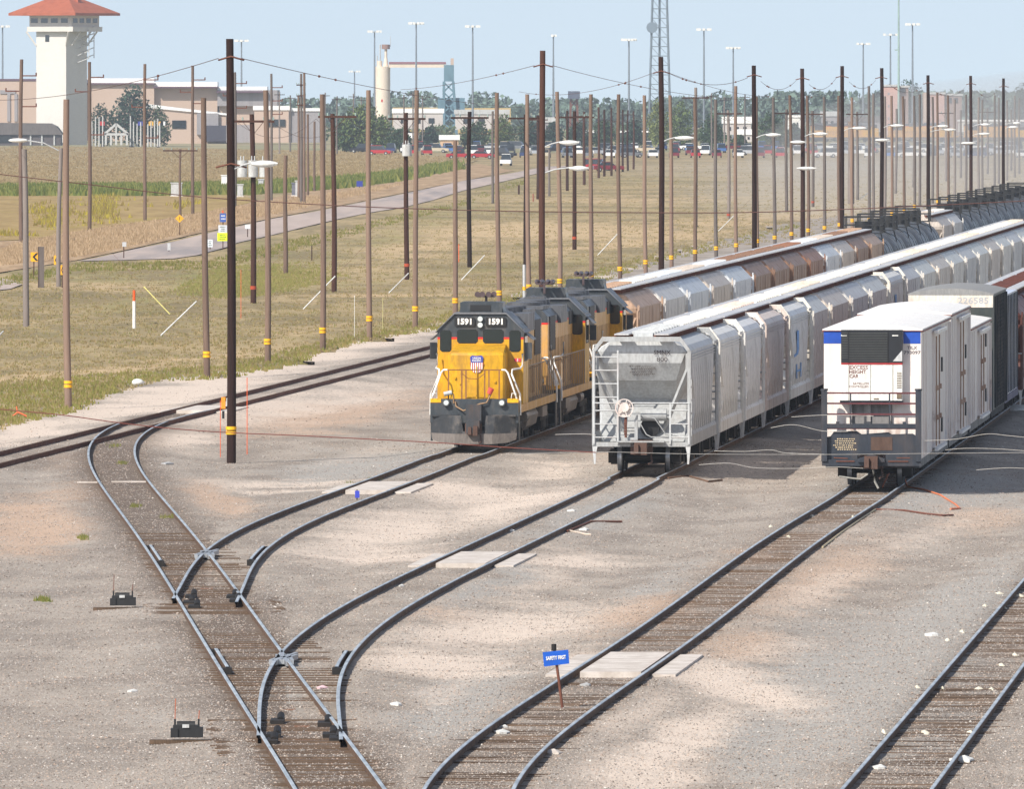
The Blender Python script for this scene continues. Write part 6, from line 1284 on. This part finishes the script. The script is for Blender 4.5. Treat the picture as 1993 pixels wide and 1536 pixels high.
# floodlight masts
def mast(x,yt,D,lab,n=8,w=2.4):
    s=D/F; h=H-(yt-HY)*s; t=thing('floodlight_mast',lab,'floodlight mast',loc(x,D),0,'floodlight masts of the yard'); MB().cyl((0,0,0),(0,0,h),.32,.16,n=7).build('mast',paint('mast steel',lin(130,140,150),.5,metal=.3),t)
    m=MB(); m.cyl((0,0,h-.3),(0,0,h-.1),w*.5,n=12)
    m.build('ring',GREYP,t)
    for k in range(n): a=2*PI*k/n; MB().box((w*.62*math.cos(a),w*.62*math.sin(a),h-.1),(.62,.5,.55)).build('floodlight',WHITE,t)
ML=['at the left edge, beside the watch tower','behind the big dark pole','left of the cream silo','tall one just right of the cream silo','over the conveyor bridge end','slim one right of the second lamp pole','wide-headed one left of the lattice mast','right of the lattice mast','lower one between the third and fourth lamp poles','left of the tower blocks','thin one over the tower blocks','tallest at right, over the tower blocks','small one left of the silo over the tree line']
for i,(x,y,D,n) in enumerate([(5,50,3100,8),(470,78,3200,8),(729,60,3200,6),(810,44,2900,10),(920,50,3000,8),(1077,68,3000,3),(1224,76,2900,12),(1370,56,3000,8),(1427,92,3100,10),(1680,84,3200,7),(1733,66,3200,4),(1776,46,3000,9),(690,138,3900,6)]): mast(x,y,D,'floodlight mast '+ML[i],n,2.5 if n>3 else .8)
# lattice radio mast
D=3000; s=D/F; t=bthing('lattice_mast','tall lattice radio mast with a round dish, running out of the top edge','radio mast',1284,D); m=MB(); hT=46
def leg(k,z):
    w=(22.5-(z/ (H+178*s))*8)*s; a=(R(210),R(330),R(90))[k]; return Vector((w*math.cos(a)*1.12,w*math.sin(a)*1.12,z))
for k in range(3): m.tube([leg(k,0),leg(k,hT)],.30,5)
for j in range(20):
    z=j*2.3
    for k in range(3):
        m.beam(leg(k,z),leg((k+1)%3,z),.2)
        if j<19: m.beam(leg(k,z),leg((k+1)%3,z+2.3),.07) if k else m.beam(leg(k,z),leg(k,z+2.3),.1)
m.build('lattice',paint('lattice steel',lin(112,126,138),.6),t); zd=H-(53-HY)*s; MB().cyl((-1.9,-2.2,zd),(-1.9,-1.6,zd),1.35,n=18).build('dish',paint('dish grey',lin(120,136,150),.6),t)
t=bthing('thin_radio_mast','thin pale green radio mast rising out of the top of the view','radio mast',1749,3000); MB().cyl((0,0,0),(0,0,40),.34,.2,n=6).bx(-1,0,-.1,.1,22,22.3).build('mast',paint('pale green steel',lin(150,176,168),.6),t)
# ================================================================ parked vehicles
TYRE=flat('tyre',lin(30,30,32),.8)
def car_me(L,h,kind):
    m=MB(); W=.86
    def ring(prof,y0,y1,sh): return [(x,z) for x,z in prof]
    side=[(-L/2,.35),(L/2,.35),(L/2,.75),(L/2-.08,.86),(L*.27,.96),(-L*.32,.98),(-L/2+.05,.92)]
    n=len(side); vs=[(x,-W,z) for x,z in side]+[(x,W,z) for x,z in side]; m.add(vs,[tuple(range(n)),tuple(range(2*n-1,n-1,-1))]+[(i,n+i,n+(i+1)%n,(i+1)%n) for i in range(n)])
    cab={'car':[(-L*.34,.96),(L*.22,.95),(L*.08,h),(-L*.22,h)],'suv':[(-L*.47,.96),(L*.22,.95),(L*.1,h),(-L*.44,h)],'truck':[(-L*.08,.96),(L*.24,.95),(L*.14,h),(-L*.06,h)]}[kind]
    n=4; vs=[(x,-W*(.94 if z<1 else .78),z) for x,z in cab]+[(x,W*(.94 if z<1 else .78),z) for x,z in cab]
    g=MB().add(vs,[(0,1,2,3),(7,6,5,4)]+[(i,n+i,n+(i+1)%n,(i+1)%n) for i in range(n)])
    m.bx(cab[3][0]-.02,cab[2][0]+.02,-W*.79,W*.79,h-.03,h+.05); return m.mesh('body',[WHITE]),g.mesh('cabin_glass',[GLASS])
CM={k:car_me(L,h,k) for k,L,h in(('car',4.6,1.45),('suv',4.7,1.8),('truck',5.6,1.85))}
cw_me=MB().cyl((0,-.1,0),(0,.1,0),.34,n=12).cyl((0,-.11,0),(0,.11,0),.17,n=8,mi=1).mesh('wheel',[TYRE,GREYP])
CCOL=[('white',lin(238,238,238)),('silver',lin(176,180,186)),('white',lin(240,240,238)),('red',lin(176,40,46)),('dark blue',lin(48,62,104)),('grey',lin(120,124,130)),('black',lin(36,36,40)),('maroon',lin(120,34,44)),('blue',lin(70,110,170)),('beige',lin(196,184,160))]
CBODY={}
NC=[0]
def vehicle(kind,cn,col,p,rz,label,group='vehicles parked in the far lot'):
    key=(kind,cn)
    if key not in CBODY:
        me=CM[kind][0].copy(); me.materials[0]=flat('car paint '+cn,col,.25,0.1); CBODY[key]=me
    t=thing('parked_%s'%({'car':'car','suv':'van','truck':'pickup'}[kind]),label,{'car':'car','suv':'van','truck':'pickup truck'}[kind],p,rz,group)
    part('body',CBODY[key],t); part('cabin_glass',CM[kind][1],t); L={'car':4.6,'suv':4.7,'truck':5.6}[kind]
    for sx in(-1,1):
        for sy in(-1,1): part('wheel',cw_me,t,(sx*L*.3,sy*.78,.34))
    return t
rr=random.Random(77); rows=[(2240,880,2010),(2330,720,2010),(2420,700,2010),(2520,760,2010)]; lst=[]
for ri,(D,x0,x1) in enumerate(rows):
    x=x0+rr.uniform(0,20)
    while x<x1:
        lst.append((x,D+rr.uniform(-3,3),ri)); x+=(30 if rr.random()<.7 else 62)*2300/D*(1.35 if ri==0 else 1)
cnt={}
for x,D,ri in lst:
    cn,col=rr.choice(CCOL[:3]) if x>1560 and rr.random()<.6 else rr.choice(CCOL); kd=rr.choice(('car','car','suv','truck','suv')); rz=PI/2+rr.uniform(-.12,.12) if rr.random()<.72 else rr.uniform(-.3,.3)+(PI if rr.random()<.5 else 0)
    n=cnt.get((ri,cn,kd),0); cnt[(ri,cn,kd)]=n+1
    vehicle(kd,cn,col,loc(x,D),rz,'%s %s, far parking lot, %s row, %s such from the left'%(cn,{'car':'car','suv':'van','truck':'pickup'}[kd],['front','second','third','back'][ri],nth(n)))
t=vehicle('truck','white',CCOL[0][1],P(985,322),PI/2-.05,'white pickup truck driving away on the far road, nearest of the vehicles',None); t['category']='pickup truck'
t=vehicle('suv','red',CCOL[3][1],P(1166,332),-.2,'small red and white van standing in the grass before the parking lot',None); t=vehicle('car','maroon',CCOL[7][1],P(1184,334),.1,'dark maroon car beside the red and white van in the grass',None)
t=vehicle('car','red',CCOL[3][1],P(893,309),.05,'long low red car at the left end of the front row',None); vehicle('car','red',CCOL[3][1],P(938,309),-.05,'second low red car right of a dark utility pole',None)
# ================================================================ air, sky, light, camera
def volume(name,lo,hi,col,dens,anis=.2):
    mt=bpy.data.materials.new(name); mt.use_nodes=True; nt=mt.node_tree; nt.nodes.clear(); v=nt.nodes.new('ShaderNodeVolumePrincipled'); o=nt.nodes.new('ShaderNodeOutputMaterial')
    v.inputs['Color'].default_value=(*col,1); v.inputs['Density'].default_value=dens; v.inputs['Anisotropy'].default_value=anis; nt.links.new(v.outputs[0],o.inputs['Volume'])
    b=MB().bx(lo[0],hi[0],lo[1],hi[1],lo[2],hi[2]).build(name,mt); b['kind']='stuff'; return b
mt=None
volume('haze',(-3000,-400,-2),(3000,5200,60),(.80,.88,.97),HAZE_D)
dm=MB().ball((0,0,0),1,0,24,14).build('dust_cloud',bpy.data.materials.new('airborne dust')); dm.location=(92,1560,3); dm.scale=(62,640,13); dm['kind']='stuff'
mt=dm.data.materials[0]; mt.use_nodes=True; nt=mt.node_tree; nt.nodes.clear(); v=nt.nodes.new('ShaderNodeVolumePrincipled'); ou=nt.nodes.new('ShaderNodeOutputMaterial'); v.inputs['Color'].default_value=(.95,.92,.88,1); v.inputs['Density'].default_value=.0008; nt.links.new(v.outputs[0],ou.inputs['Volume'])
w=bpy.data.worlds.new('World'); SC.world=w; w.use_nodes=True; nt=w.node_tree; nt.nodes.clear()
sky=nt.nodes.new('ShaderNodeTexSky'); sky.sky_type='NISHITA'; sky.sun_disc=False; EL=R(39); PHI=R(38)
sky.sun_elevation=EL; sky.sun_rotation=PI+PHI; sky.altitude=800; sky.air_density=SKY[0]; sky.dust_density=SKY[1]; sky.ozone_density=SKY[2]
bg=nt.nodes.new('ShaderNodeBackground'); bg.inputs[1].default_value=SKYS; ow=nt.nodes.new('ShaderNodeOutputWorld'); hs=nt.nodes.new('ShaderNodeHueSaturation'); hs.inputs['Saturation'].default_value=.62; nt.links.new(sky.outputs[0],hs.inputs['Color']); nt.links.new(hs.outputs[0],bg.inputs[0])
tc=nt.nodes.new('ShaderNodeTexCoord'); mp=nt.nodes.new('ShaderNodeMapping'); mp.inputs['Location'].default_value=(0,0,SKYZ); nt.links.new(tc.outputs['Generated'],mp.inputs[0]); nt.links.new(mp.outputs[0],sky.inputs[0]); nt.links.new(bg.outputs[0],ow.inputs[0])
ld=bpy.data.lights.new('sun','SUN'); ld.energy=SUN; ld.angle=R(.5); ld.color=(1,.93,.83); so=bpy.data.objects.new('sun',ld); COL.objects.link(so)
sv=Vector((-math.sin(PHI)*math.cos(EL),-math.cos(PHI)*math.cos(EL),math.sin(EL))); so.rotation_euler=sv.to_track_quat('Z','Y').to_euler(); so.location=(-50,100,80)
cd=bpy.data.cameras.new('camera'); co=bpy.data.objects.new('camera',cd); COL.objects.link(co); co.location=(0,0,H); co.rotation_euler=(PI/2,0,0)
cd.sensor_fit='HORIZONTAL'; cd.sensor_width=36; cd.lens=F/1993*36; cd.shift_y=-(768-HY)/1993; cd.clip_start=1; cd.clip_end=20000; SC.camera=co
SC.view_settings.view_transform='Standard'; SC.view_settings.look='None'; SC.view_settings.exposure=EXPO; SC.view_settings.gamma=1
SC.cycles.volume_bounces=0; SC.cycles.max_bounces=6; SC.cycles.diffuse_bounces=3; SC.cycles.glossy_bounces=2; SC.cycles.volume_step_rate=20
